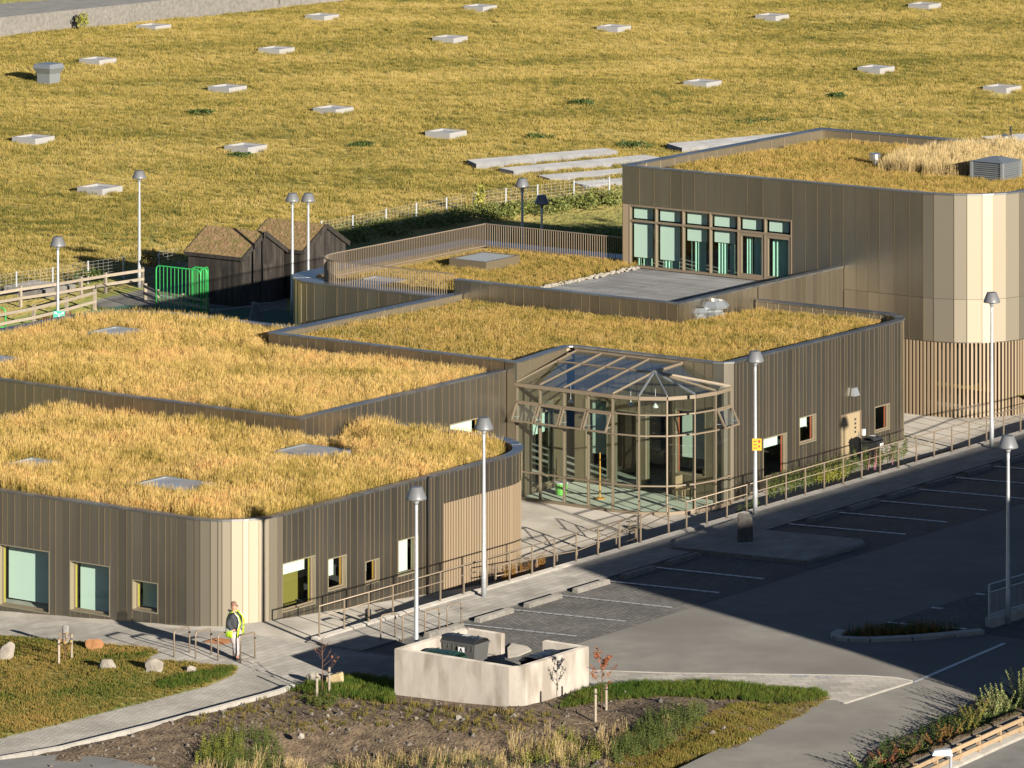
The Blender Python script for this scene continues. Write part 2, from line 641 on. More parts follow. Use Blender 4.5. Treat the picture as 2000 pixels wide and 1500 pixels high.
M['leaf'] = leaf_mat('green_leaf', (.05, .085, .02), (.19, .21, .05))
M['leafyellow'] = leaf_mat('yellow_green_leaf', (.15, .18, .03), (.42, .38, .07))
M['leafred'] = leaf_mat('red_orange_leaf', (.20, .045, .03), (.40, .16, .06))
M['leafautumn'] = leaf_mat('autumn_brown_leaf', (.26, .09, .03), (.35, .24, .05))
M['leafbright'] = leaf_mat('silvery_green_leaf', (.16, .24, .05), (.46, .52, .22))
M['leafdark'] = leaf_mat('dark_green_leaf', (.03, .06, .012), (.09, .13, .03))
M['leafhedge'] = leaf_mat('hedge_leaf', (.08, .11, .025), (.26, .27, .07))
M['flower'] = leaf_mat('pink_flower', (.5, .12, .25), (.75, .35, .45))
M['straw'] = leaf_mat('dry_straw', (.33, .235, .09), (.56, .42, .20))
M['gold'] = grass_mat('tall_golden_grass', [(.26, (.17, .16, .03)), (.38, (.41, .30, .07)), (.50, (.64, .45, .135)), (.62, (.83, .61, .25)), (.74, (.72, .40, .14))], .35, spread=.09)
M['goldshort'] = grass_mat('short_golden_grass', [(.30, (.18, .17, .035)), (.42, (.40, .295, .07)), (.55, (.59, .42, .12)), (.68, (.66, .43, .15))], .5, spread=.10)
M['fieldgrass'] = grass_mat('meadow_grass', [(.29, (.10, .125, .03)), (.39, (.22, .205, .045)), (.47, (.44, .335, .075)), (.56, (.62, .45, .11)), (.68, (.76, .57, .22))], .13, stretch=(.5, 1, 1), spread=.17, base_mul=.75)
M['lawngrass'] = grass_mat('lawn_grass', [(.30, (.06, .13, .02)), (.42, (.15, .19, .03)), (.48, (.33, .26, .06)), (.63, (.50, .33, .10))], .30, spread=.05)
M['greengrass'] = grass_mat('green_grass', [(.3, (.045, .11, .012)), (.5, (.08, .16, .02)), (.68, (.19, .21, .04))], .6, spread=.1)
M['yellowgrass'] = grass_mat('moss_yellow_grass', [(.3, (.13, .14, .03)), (.45, (.30, .27, .05)), (.55, (.40, .29, .075)), (.7, (.2, .12, .05))], .9, spread=.1)

# ------------------------------------------------------------------ scatter of tufts (one object of kind stuff each)


def tuft(nblades, h, w, spread, lean, rs, seed_head=0.0):
    vs, fs, bh, bc = [], [], [], []
    for _ in range(nblades):
        a = rs.uniform(0, 2 * math.pi)
        r = spread * math.sqrt(rs.uniform(0, 1))
        bx, by = r * math.cos(a), r * math.sin(a)
        hh = h * rs.uniform(.55, 1.1)
        la = rs.uniform(0, 2 * math.pi)
        lx = hh * (lean * math.cos(la) * rs.uniform(.2, 1)) + hh * .06
        ly = hh * (lean * math.sin(la) * rs.uniform(.2, 1))
        fa = rs.uniform(-.9, .9)
        dx, dy = math.cos(fa) * w / 2, math.sin(fa) * w / 2
        c = rs.uniform(0, 1)
        n = len(vs)
        m = .55
        vs += [(bx - dx, by - dy, 0), (bx + dx, by + dy, 0),
               (bx + lx * .35 - dx * .8, by + ly * .35 - dy * .8, hh * m), (bx + lx * .35 + dx * .8, by + ly * .35 + dy * .8, hh * m),
               (bx + lx, by + ly, hh)]
        fs += [(n, n + 1, n + 3, n + 2), (n + 2, n + 3, n + 4)]
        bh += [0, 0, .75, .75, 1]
        bc += [c] * 5
        if rs.uniform(0, 1) < seed_head:
            n = len(vs)
            vs += [(bx + lx * .8 - dx * 1.2, by + ly * .8, hh * .84), (bx + lx * .8 + dx * 1.2, by + ly * .8, hh * .84), (bx + lx * 1.1, by + ly * 1.1, hh * 1.08)]
            fs += [(n, n + 1, n + 2)]
            bh += [1, 1, 1]
            bc += [min(1, c + .3)] * 3
    return vs, fs, bh, bc


def grass_tree():
    ng = bpy.data.node_groups.new('tuft_scatter', 'GeometryNodeTree')
    ng.interface.new_socket('Geometry', in_out='INPUT', socket_type='NodeSocketGeometry')
    ng.interface.new_socket('Geometry', in_out='OUTPUT', socket_type='NodeSocketGeometry')
    N, L = ng.nodes, ng.links
    gi, go = N.new('NodeGroupInput'), N.new('NodeGroupOutput')

    def na(name, typ):
        n = N.new('GeometryNodeInputNamedAttribute')
        n.data_type = typ
        n.inputs[0].default_value = name
        return n.outputs[0]
    cmpn = N.new('FunctionNodeCompare')
    cmpn.data_type = 'INT'
    cmpn.operation = 'GREATER_EQUAL'
    L.new(na('vid', 'INT'), cmpn.inputs[2])
    cmpn.inputs[3].default_value = 0
    sep = N.new('GeometryNodeSeparateGeometry')
    sep.domain = 'POINT'
    L.new(gi.outputs[0], sep.inputs[0])
    L.new(cmpn.outputs[0], sep.inputs[1])
    sp = N.new('GeometryNodeSplitToInstances')
    sp.domain = 'POINT'
    L.new(sep.outputs[0], sp.inputs[0])
    L.new(na('vid', 'INT'), sp.inputs['Group ID'])
    iop = N.new('GeometryNodeInstanceOnPoints')
    L.new(sep.outputs[1], iop.inputs['Points'])
    L.new(sp.outputs[0], iop.inputs['Instance'])
    iop.inputs['Pick Instance'].default_value = True
    L.new(na('pick', 'INT'), iop.inputs['Instance Index'])
    cr = N.new('FunctionNodeEulerToRotation')
    L.new(na('rot', 'FLOAT_VECTOR'), cr.inputs[0])
    L.new(cr.outputs[0], iop.inputs['Rotation'])
    L.new(na('sca', 'FLOAT_VECTOR'), iop.inputs['Scale'])
    L.new(iop.outputs[0], go.inputs[0])
    return ng


GT = grass_tree()


def scatter(name, pts, sca, tufts, material, lean=(0, 0), label=None):
    """pts Nx3; sca N or Nx3; tufts a list of tuft() results"""
    pts = np.asarray(pts, float)
    n = len(pts)
    vs, fs, bh, bc, vid = [], [], [], [], []
    for i, (tv, tf, th, tc) in enumerate(tufts):
        o = len(vs)
        vs += tv
        fs += [tuple(o + k for k in f) for f in tf]
        bh += th
        bc += tc
        vid += [i] * len(tv)
    me = bpy.data.meshes.new(name)
    me.from_pydata(vs + pts.tolist(), [], fs)
    me.materials.append(material)
    nt = len(vs)

    def add(nm, typ, data, key='value'):
        a = me.attributes.new(nm, typ, 'POINT')
        a.data.foreach_set(key, np.ascontiguousarray(data).ravel())
    add('vid', 'INT', np.array(vid + [-1] * n, dtype=np.int32))
    add('bh', 'FLOAT', np.array(bh + [0] * n, dtype=np.float32))
    add('bc', 'FLOAT', np.array(bc + [0] * n, dtype=np.float32))
    add('pick', 'INT', np.concatenate([np.zeros(nt), rng.integers(0, len(tufts), n)]).astype(np.int32))
    rot = np.zeros((nt + n, 3), np.float32)
    rot[nt:, 0] = rng.normal(0, .09, n) + lean[0]
    rot[nt:, 1] = rng.normal(0, .09, n) + lean[1]
    rot[nt:, 2] = rng.uniform(-.5, .5, n)
    add('rot', 'FLOAT_VECTOR', rot, 'vector')
    s3 = np.ones((nt + n, 3), np.float32)
    sca = np.asarray(sca, float)
    s3[nt:] = sca[:, None] if sca.ndim == 1 else sca
    add('sca', 'FLOAT_VECTOR', s3, 'vector')
    o = link(name, me)
    md = o.modifiers.new('scatter', 'NODES')
    md.node_group = GT
    o['kind'] = 'stuff'
    return o


def inpoly(pts, poly):
    x, y = pts[:, 0], pts[:, 1]
    ins = np.zeros(len(pts), bool)
    n = len(poly)
    for i in range(n):
        x0, y0 = poly[i][0], poly[i][1]
        x1, y1 = poly[(i + 1) % n][0], poly[(i + 1) % n][1]
        c = ((y0 > y) != (y1 > y)) & (x < (x1 - x0) * (y - y0) / (y1 - y0 + 1e-12) + x0)
        ins ^= c
    return ins


def sample_poly(poly, dens, holes=()):
    p = np.array([(q[0], q[1]) for q in poly])
    lo, hi = p.min(0), p.max(0)
    n = int((hi[0] - lo[0]) * (hi[1] - lo[1]) * dens)
    pts = rng.uniform(lo, hi, (n, 2))
    k = inpoly(pts, p)
    for h in holes:
        k &= ~inpoly(pts, h)
    return pts[k]


def vnoise(x, y, s, seed=0):        # smooth value noise, numpy
    x, y = x * s + seed * 17.3, y * s - seed * 9.1
    xi, yi = np.floor(x).astype(int), np.floor(y).astype(int)
    xf, yf = x - xi, y - yi
    xf, yf = xf * xf * (3 - 2 * xf), yf * yf * (3 - 2 * yf)

    def h(a, b):
        return (np.sin(a * 127.1 + b * 311.7 + seed * 74.7) * 43758.5453) % 1.0
    return (h(xi, yi) * (1 - xf) + h(xi + 1, yi) * xf) * (1 - yf) + (h(xi, yi + 1) * (1 - xf) + h(xi + 1, yi + 1) * xf) * yf


# ------------------------------------------------------------------ ground sheets
def drape(name, poly_uv, fn, off, material, step=2.0, kind='structure', ulines=(), smooth=True, thick=0.0, label=None):
    import bmesh
    bm = bmesh.new()
    bm.faces.new([bm.verts.new((u, v, 0)) for u, v in poly_uv])
    us = [p[0] for p in poly_uv]
    vs = [p[1] for p in poly_uv]

    def cuts(lo, hi, st, extra=()):
        k = [lo + st * i for i in range(1, int((hi - lo) / st) + 1)]
        return [c for c in sorted(set(k + list(extra))) if lo < c < hi]
    for axis, lo, hi, ex in ((0, min(us), max(us), ulines), (1, min(vs), max(vs), (99, 104.3))):
        no = (1, 0, 0) if axis == 0 else (0, 1, 0)
        for c in cuts(lo, hi, step, ex):
            co = (c, 0, 0) if axis == 0 else (0, c, 0)
            bmesh.ops.bisect_plane(bm, geom=bm.verts[:] + bm.edges[:] + bm.faces[:], plane_co=co, plane_no=no)
    bmesh.ops.recalc_face_normals(bm, faces=bm.faces[:])
    for v in bm.verts:
        u_, v_ = v.co.x, v.co.y
        v.co = W(u_, v_, fn(u_, v_) + off)
    bmesh.ops.triangulate(bm, faces=bm.faces[:])
    if sum(f.normal.z for f in bm.faces) < 0:
        bmesh.ops.reverse_faces(bm, faces=bm.faces[:])
    if thick > 0:
        ed = [e for e in bm.edges if e.is_boundary]
        r = bmesh.ops.extrude_edge_only(bm, edges=ed)
        for g_ in r['geom']:
            if isinstance(g_, bmesh.types.BMVert):
                g_.co.z -= thick
        bmesh.ops.recalc_face_normals(bm, faces=bm.faces[:])
    me = bpy.data.meshes.new(name)
    bm.to_mesh(me)
    bm.free()
    if smooth and thick == 0:
        me.shade_smooth()
    me.materials.append(material)
    o = link(name, me)
    o['kind'] = kind
    return o


def PX(pts, fn=gE):
    return [GUV(x, y, fn) for x, y in pts]


KV = 101.78                         # the kerb line between car park side and building side
mb = MB()
mb.face([(-3000, -600, -1.7), (3000, -600, -1.7), (3000, 5000, -1.7), (-3000, 5000, -1.7)])
setting('ground', mb, M['meadow'])
UL = [p[0] for p in PROF]
# asphalt of the car park and its lanes
drape('car_park_asphalt', [(300, 20), (300, KV), (131.0, KV), (131.0, 99.6)] + PX([(640, 1334), (690, 1326), (768, 1336), (900, 1336), (1100, 1352), (1300, 1350), (1500, 1356), (1604, 1368), (1550, 1391), (1420, 1454), (1316, 1505), (1260, 1575)]) + [(90, 20)], gE, 0.0, M['asphalt'], step=3)
# building side paving
drape('forecourt_paving', [(131.0, KV), (300, KV), (300, 128), (133, 128), (131, 128)], gW, -.004, M['plaza'], step=2, ulines=UL)
drape('slab_paving', [(100, 99.6), (126.0, 99.6), (126.0, 95.0), (131.0, 95.0), (131.0, 132), (100, 132)], lambda u, v: gW(u, v) if v > 99.6 else gE(u, v), .004, M['slabs'], step=1.5)
# parking bays in block paving
drape('parking_bays', [(131.2, 94.3), (250, 94.3), (250, 99.7), (131.2, 99.7)], gE, .006, M['blocks'], step=2)
drape('far_parking_bays', PX([(1700, 1226), (1985, 1135), (2400, 1175), (2150, 1270), (1905, 1236)]), gE, .006, M['blocks'], step=2)
# raised pavement between bays and kerb wall
drape('pavement', [(131.0, 99.6), (250, 99.6), (250, KV), (131.0, KV)], g0, .05, M['slabs'], step=3, thick=.1)
# paved island with standing stone
ISL = [(1314, 1073), (1573, 1101), (1688, 1066), (1684, 1060), (1517, 1044), (1474, 1040), (1440, 1020), (1320, 1060)]
drape('paved_island', PX(ISL), gE, .13, M['slabs'], step=2, thick=.16)
# footway, path, lawns, bank
FOOT = [(1150, 1311), (1300, 1317), (1545, 1320), (1685, 1322), (1748, 1326), (1781, 1332), (1648, 1374), (1620, 1368), (1500, 1350), (1300, 1342), (1140, 1345)]
drape('footway', PX(FOOT), gE, .03, M['footway'], step=1.5, thick=.05)
PATH = [(-80, 1462), (0, 1444), (140, 1410), (280, 1374), (402, 1343), (452, 1322), (466, 1304), (600, 1332), (562, 1349), (550, 1352), (315, 1416), (122, 1464), (0, 1485), (-80, 1497)]
drape('winding_path', PX(PATH, gE), gE, .012, M['setts'], step=1.2)
LAWN = [(-120, 1232), (0, 1243), (140, 1257), (298, 1270), (310, 1277), (291, 1285), (294, 1291), (462, 1303), (466, 1307), (452, 1322), (402, 1343), (280, 1374), (140, 1410), (0, 1444), (-120, 1474)]


def gL(u, v):
    return gW(u, v) if v > 99.6 else gE(u, v)


LAWNP = PX(LAWN, gL)
drape('front_lawn', LAWNP, gL, .03, M['lawn'], step=1.0)
BANK = [(562, 1350), (600, 1338), (690, 1318), (768, 1330), (900, 1330), (1100, 1345), (1300, 1341), (1500, 1347), (1620, 1364), (1560, 1400), (1430, 1465), (1330, 1515), (1280, 1580), (150, 1580), (-80, 1560), (-80, 1503), (0, 1490), (122, 1469), (315, 1421), (550, 1357)]
BANKP = PX(BANK, gE)


def gBk(u, v):
    return gB(u, v)


drape('earth_bank', BANKP, gBk, .02, M['dirt'], step=.5)
drape('lower_lane', PX([(-100, 1492), (0, 1489), (70, 1481), (140, 1476), (220, 1486), (330, 1508), (330, 1600), (-200, 1600)]), gE, .07, M['asphalt2'], step=3)
drape('lower_road', PX([(1805, 1515), (2000, 1428), (2100, 1385), (2600, 1500), (2300, 1900), (1700, 1700)]), gE, .02, M['asphalt2'], step=3)
# behind: meadow, lawn, playground
drape('meadow_field', [(183.5, 20), (1500, 20), (1500, 900), (100, 900), (100, 134.5), (183.5, 134.5)], gF, .0, M['meadow'], step=9)
drape('playground_yard', [(157, 123.8), (183.5, 123.8), (183.5, 140), (157, 140)], g0, .006, M['rubber'], step=6)


def FL(px, py, z=0):
    p = back(px, py, z)
    return UV(p.x, p.y)


drape('playground_surface', [FL(*p) for p in ((-40, 690), (-40, 668), (60, 640), (180, 605), (250, 597), (420, 600), (600, 610), (640, 700), (300, 760), (-40, 760))], g0, .02, M['rubber'], step=5)
drape('playground_path', [FL(*p) for p in ((180, 600), (190, 585), (262, 570), (300, 560), (420, 540), (560, 540), (560, 612), (300, 600))], g0, .014, M['asphalt'], step=5)
drape('side_lawn', [FL(*p) for p in ((-40, 640), (200, 575), (440, 520), (640, 480), (1000, 425), (1213, 398), (1300, 400), (1300, 560), (640, 600), (300, 640), (0, 700))], g0, .008, M['greenlawn'], step=5)

# kerb wall along the pavement, in lengths
u = 131.4
t = thing('kerb_wall', 'long pale concrete kerb wall under the beige railing beside the pavement', 'kerb', W(131.4, KV, 0))
kb = MB()
L0 = 1.5
kb.box(0, L0 - .012, -.14, .14, -1.3, .10)
kme = mesh_of('kerb_stone', kb, M['kerb'])
for i in range(46):
    o = link('kerb_stone', kme, t, Vector((math.cos(TH) * L0 * i, math.sin(TH) * L0 * i, random.uniform(-.006, .006))), TH)

# kerb edging along the path and the footway
def edging(name, pts, fn, w, h, m, label, seg=1.0, cat='kerb'):
    P = [G(x, y, fn) for x, y in pts]
    tt = thing(name, label, cat, P[0])
    acc = []
    for a, b in zip(P, P[1:]):
        n = max(1, int((b - a).length / seg))
        for k in range(n):
            acc.append((a.lerp(b, k / n), a.lerp(b, (k + 1) / n)))
    for a, b in acc:
        mbx = MB()
        d = (b - a).normalized() * .006
        mbx.bar(a + d + Vector((0, 0, h / 2 - .25)), b - d + Vector((0, 0, h / 2 - .25)), w, h + .46)
        part('kerb_stone', mbx, m, tt)
    return tt


edging('path_kerb', [(-80, 1499), (0, 1487), (122, 1466), (315, 1418), (550, 1354), (572, 1345)], gE, .16, .15, M['kerb'], 'thin pale kerb between the winding path and the stony earth bank')
edging('footway_kerb', [(1150, 1311), (1300, 1316.5), (1545, 1319.5), (1685, 1321.5), (1748, 1325.5), (1781, 1332)], gE, .1, .06, M['kerb'], 'thin pale kerb along the top edge of the right footway')
edging('ramp_kerb', [(1781, 1333), (1648, 1375)], gE, .1, .05, M['kerb'], 'pale kerb across the end of the footway beside the lane')
edging('island_edging', [(1314, 1074), (1573, 1102), (1688, 1067)], gE, .14, .14, M['kerbdark'], 'dark kerb edging round the paved island with the standing stone', cat='kerb')

# ------------------------------------------------------------------ markings
BAYS = [((862, 1215), (1127, 1243)), ((960, 1187), (1223, 1214)), ((1055, 1159), (1313, 1187)), ((1148, 1131), (1405, 1158)), ((1239, 1104), (1492, 1131)),
        ((1518, 1021.5), (1770, 1044)), ((1598, 997.5), (1850, 1020)), ((1680, 975), (1928, 997)), ((1757, 952.5), (2010, 975)), ((1833, 930), (2090, 952)), ((1907, 908), (2165, 930)), ((1980, 887), (2240, 908)),
        ((1731, 1215.5), (1888, 1229)), ((1819, 1187), (2040, 1207)), ((1905, 1160), (2130, 1180))]
for a, b in BAYS:
    A_, B_ = G(*a), G(*b)
    mb = MB()
    n = 13
    for k in range(n):
        p, q = A_.lerp(B_, (k + .04) / n), A_.lerp(B_, (k + .96) / n)
        q = Vector((q.x, q.y, q.z))
        sd = (q - p).normalized().cross(Vector((0, 0, 1))) * .08
        mb.face([p - sd + Vector((0, 0, .012)), p + sd + Vector((0, 0, .012)), q + sd + Vector((0, 0, .012)), q - sd + Vector((0, 0, .012))])
    o = setting('bay_marking', mb, M['paint'])
mb = MB()
p, q = G(1785, 1333), G(1962, 1257)
sd = (q - p).normalized().cross(Vector((0, 0, 1))) * .07
mb.face([a + Vector((0, 0, .012)) for a in (p - sd, p + sd, q + sd, q - sd)])
setting('lane_marking', mb, M['paint'])
for q4 in ([(1545, 1324), (1552, 1321), (1582, 1321), (1574, 1325.5)], [(1592, 1325), (1600, 1322), (1628, 1322.5), (1620, 1326)]):
    mb = MB()
    mb.face([G(x, y) + Vector((0, 0, .036)) for x, y in q4])
    setting('tactile_marking', mb, M['paint'])

# wheel stops, one at the head of each bay
stops = [GUV(*a)[0] for a, b in BAYS[:12]]
mb = MB()
mb.hexa([(-.95, -.13, -.03), (.95, -.13, -.03), (.95, .13, -.03), (-.95, .13, -.03)], [(-.93, -.10, .13), (.93, -.10, .13), (.93, .10, .13), (-.93, .10, .13)])
sme = mesh_of('wheel_stop', mb, M['kerbdark'])
first = None
su = [stops[0] - 1.2] + [stops[i] - 1.15 for i in range(1, 5)] + [stops[4] + 1.55] + [stops[i] + 1.55 for i in range(5, 12)]
for i, uu in enumerate(su):
    p = W(uu, 99.15, gE(uu, 99.15) + .02)
    o = link('wheel_stop', sme, None, p, TH)
    near = ['nearest the bicycle hoops', 'second from the bicycle hoops', 'third from the bicycle hoops', 'fourth from the bicycle hoops', 'fifth from the bicycle hoops', 'just before the paved island']
    lab = 'low concrete wheel stop at the bay head, ' + near[i] if i < 6 else 'shaded concrete wheel stop, the %s one beyond the standing stone' % ['first', 'second', 'third', 'fourth', 'fifth', 'sixth', 'seventh', 'eighth'][i - 6]
    tag(o, lab, 'wheel stop', 'wheel stops at the heads of the parking bays')

# ------------------------------------------------------------------ buildings
def arc(cu, cv, R, a0, a1, n, jitter=.0):
    out = []
    for k in range(n + 1):
        t_ = k / n + (random.uniform(-.3, .3) / n if 0 < k < n else 0) * jitter
        a = math.radians(a0 + (a1 - a0) * t_)
        out.append((cu + R * math.cos(a), cv + R * math.sin(a)))
    return out


def xy(p):
    q = W(p[0], p[1])
    return Vector((q.x, q.y))


def wall(parent, path, zt, zb, wid, openings=(), material=None, tdepth=.14, seam=True, rows=None, upper=None):
    """panels along a polyline given in (u,v); outward is to the right of travel. zb: number or function of (u,v).
    openings: (s0,s1,z0,z1) along the path."""
    material = material or M['panel']
    P = [xy(p) for p in path]
    S = [0]
    for a, b in zip(P, P[1:]):
        S.append(S[-1] + (b - a).length)
    ob = sorted({round(o[i], 4) for o in openings for i in (0, 1)})
    cells = []
    for i in range(len(P) - 1):
        s0, s1 = S[i], S[i + 1]
        br = [s0] + [o for o in ob if s0 + .02 < o < s1 - .02] + [s1]
        for a, b in zip(br, br[1:]):
            L_ = b - a
            if L_ <= wid[1]:
                cuts = [a, b]
            else:
                ws = []
                tot = 0
                while tot < L_:
                    w_ = random.uniform(*wid)
                    ws.append(w_)
                    tot += w_
                k = L_ / tot
                cuts = [a]
                for w_ in ws:
                    cuts.append(cuts[-1] + w_ * k)
                cuts[-1] = b
            cells += [(i, c, d) for c, d in zip(cuts, cuts[1:])]
    out = []
    for i, a, b in cells:
        t_ = (P[i + 1] - P[i]).normalized()
        n_ = Vector((t_.y, -t_.x))
        pa = P[i] + t_ * (a - S[i])
        pb = P[i] + t_ * (b - S[i])
        mid = (pa + pb) / 2
        zbase = zb(*UV(mid.x, mid.y)) if callable(zb) else zb
        zs = [(zbase, zt)]
        for o in openings:
            if o[0] - .01 <= (a + b) / 2 <= o[1] + .01:
                nz = []
                for z0, z1 in zs:
                    if o[2] > z0 + .02:
                        nz.append((z0, min(z1, o[2])))
                    if o[3] < z1 - .02:
                        nz.append((max(z0, o[3]), z1))
                zs = nz
        if rows:
            nz = []
            for z0, z1 in zs:
                cs = [z0] + [r for r in rows if z0 + .1 < r < z1 - .1] + [z1]
                nz += [(c, d - (.012 if d != z1 else 0)) for c, d in zip(cs, cs[1:])]
            zs = nz
        for z0, z1 in zs:
            mbx = MB()
            g = .006
            A_ = pa + t_ * g
            B_ = pb - t_ * g
            pr = random.uniform(0, .006)
            tl = random.uniform(-.004, .004)
            fa, fb = A_ + n_ * (pr + tl), B_ + n_ * (pr - tl)
            ba, bb = A_ - n_ * tdepth, B_ - n_ * tdepth
            q = [fa, fb, bb, ba]
            mbx.hexa([(p.x, p.y, z0) for p in q], [(p.x, p.y, z1) for p in q], 0)
            if seam:
                sa, sb = B_ - t_ * .008, B_ + t_ * .005
                q = [sa + n_ * .018, sb + n_ * .018, sb + n_ * .0, sa + n_ * .0]
                mbx.hexa([(p.x, p.y, z0) for p in q], [(p.x, p.y, z1 - .01) for p in q], 1)
            part('panel', mbx, [material, M['seam']], parent)
            out.append((mid, z0, z1))
    return P, S, cells


def coping(parent, path, zt, closed=False, wid=(.55, .9), w_in=.32, inner=.42, cells=None):
    P = [xy(p) for p in path]
    n = len(P)
    offs = []
    for i in range(n):
        d = []
        if i > 0 or closed:
            d.append((P[i] - P[i - 1]).normalized())
        if i < n - 1 or closed:
            d.append((P[(i + 1) % n] - P[i]).normalized())
        nn = sum((Vector((x.y, -x.x)) for x in d), Vector((0, 0)))
        nn.normalize()
        k = 1 / max(.5, nn.dot(Vector((d[0].y, -d[0].x))))
        offs.append(nn * k)
    lin = MB()
    rng_ = range(n if closed else n - 1)
    for i in rng_:
        j = (i + 1) % n
        a, b, oa, ob_ = P[i], P[j], offs[i], offs[j]
        L_ = (b - a).length
        m_ = max(1, int(L_ / random.uniform(*wid)))
        for k in range(m_):
            f0, f1 = k / m_, (k + 1) / m_
            e = .004 / max(L_, .01)
            f0 += e
            f1 -= e
            A_, B_ = a.lerp(b, f0), a.lerp(b, f1)
            OA, OB = oa.lerp(ob_, f0), oa.lerp(ob_, f1)
            oa2, ob2 = A_ + OA * .055, B_ + OB * .055
            ia, ib = A_ - OA * w_in, B_ - OB * w_in
            mbx = MB()
            jz = random.uniform(0, .004)
            mbx.hexa([(p.x, p.y, zt - .05) for p in (oa2, ob2, ib, ia)], [(oa2.x, oa2.y, zt + .012 + jz), (ob2.x, ob2.y, zt + .012 + jz), (ib.x, ib.y, zt - .01 + jz), (ia.x, ia.y, zt - .01 + jz)])
            part('coping', mbx, M['coping'], parent)
            la, lb = A_ - OA * (w_in - .05), B_ - OB * (w_in - .05)
            lin.face([(lb.x, lb.y, zt - .05), (lb.x, lb.y, zt - inner), (la.x, la.y, zt - inner), (la.x, la.y, zt - .05)])
            lc = lb - OB * .02
            lin.hexa([(lb.x, lb.y, zt - inner), (lc.x, lc.y, zt - inner), (lc.x + .02, lc.y, zt - inner), (lb.x + .02, lb.y, zt - inner)],
                     [(lb.x, lb.y, zt - .05), (lc.x, lc.y, zt - .05), (lc.x + .02, lc.y, zt - .05), (lb.x + .02, lb.y, zt - .05)])
    part('parapet_lining', lin, M['lining'], parent)


def plain(parent, path, z0, z1, m=None, name='rear_wall'):
    mbx = MB()
    P = [xy(p) for p in path]
    for a, b in zip(P, P[1:]):
        t_ = (b - a).normalized()
        n_ = Vector((t_.y, -t_.x))
        q = [a, b, b - n_ * .14, a - n_ * .14]
        mbx.hexa([(p.x, p.y, z0) for p in q], [(p.x, p.y, z1) for p in q])
    part(name, mbx, m or M['panel'], parent)


def roofdeck(parent, poly, z, m=None):
    mbx = MB()
    mbx.prism([xy(p) for p in poly], z - .12, z)
    part('roof', mbx, m or M['soil'], parent)


class Frame:                        # helper: wall plane coordinates (s along, n outwards, z)
    def __init__(s, a, b):
        s.a = xy(a)
        s.t = (xy(b) - s.a).normalized()
        s.n = Vector((s.t.y, -s.t.x))

    def p(s, d, o, z):
        q = s.a + s.t * d + s.n * o
        return (q.x, q.y, z)

    def box(s, mb_, s0, s1, o0, o1, z0, z1, m=0):
        q = [(s0, o1), (s1, o1), (s1, o0), (s0, o0)]
        mb_.hexa([s.p(a, b, z0) for a, b in q], [s.p(a, b, z1) for a, b in q], m)


def window(parent, fr, s0, s1, z0, z1, lining, blind=0.0, blindmat=None, inner=None, rec=.17, deep=2.5, curtain=False, side=.0, lab=None):
    """reveal and frame; pane and blind as its sub-parts"""
    mbx = MB()
    t_ = .035
    fr.box(mbx, s0 + .002, s0 + t_, -rec - .05, .012, z0, z1, 0)
    fr.box(mbx, s1 - t_, s1 - .002, -rec - .05, .012, z0, z1, 0)
    fr.box(mbx, s0 + t_, s1 - t_, -rec - .05, .03, z0, z0 + t_, 0)
    fr.box(mbx, s0 + t_, s1 - t_, -rec - .05, .012, z1 - t_, z1, 0)
    w = .045
    a, b, c, d = s0 + t_, s1 - t_, z0 + t_, z1 - t_
    for (x0, x1, y0, y1) in ((a, a + w, c, d), (b - w, b, c, d), (a + w, b - w, c, c + w), (a + w, b - w, d - w, d)):
        fr.box(mbx, x0, x1, -rec - .045, -rec + .0, y0, y1, 1)
    wn_ = part('window', mbx, [M['reveal'], M['frame']], parent, label=lab)
    mbx = MB()
    fr.box(mbx, a + w - .01, b - w + .01, -rec - .03, -rec - .02, c + w - .01, d - w + .01)
    part('pane', mbx, M['glass'], wn_)
    mbx = MB()
    for (x0, x1, y0, y1) in ((a - .0, a + .03, c, d), (b - .03, b, c, d)):
        mbx = MB()
        fr.box(mbx, x0, x1, -rec - .14, -rec - .05, y0, y1)
        part('lining', mbx, lining, wn_)
    mbx = MB()
    fr.box(mbx, a - .6, b + .6, -rec - deep - .1, -rec - deep, c - .3, d + .3)
    fr.box(mbx, a - .6, b + .6, -rec - deep, -rec - .36, c - .35, c - .3)
    part('room_wall', mbx, inner or M['darkin'], wn_)
    if blind > 0:
        mbx = MB()
        fr.box(mbx, a + .06, b - side - .06, -rec - .28, -rec - .27, d - (d - c) * blind, d - .02)
        fr.box(mbx, a + .06, b - side - .06, -rec - .285, -rec - .265, d - (d - c) * blind - .03, d - (d - c) * blind)
        part('roller_blind', mbx, blindmat or M['blind'], wn_)
    return wn_


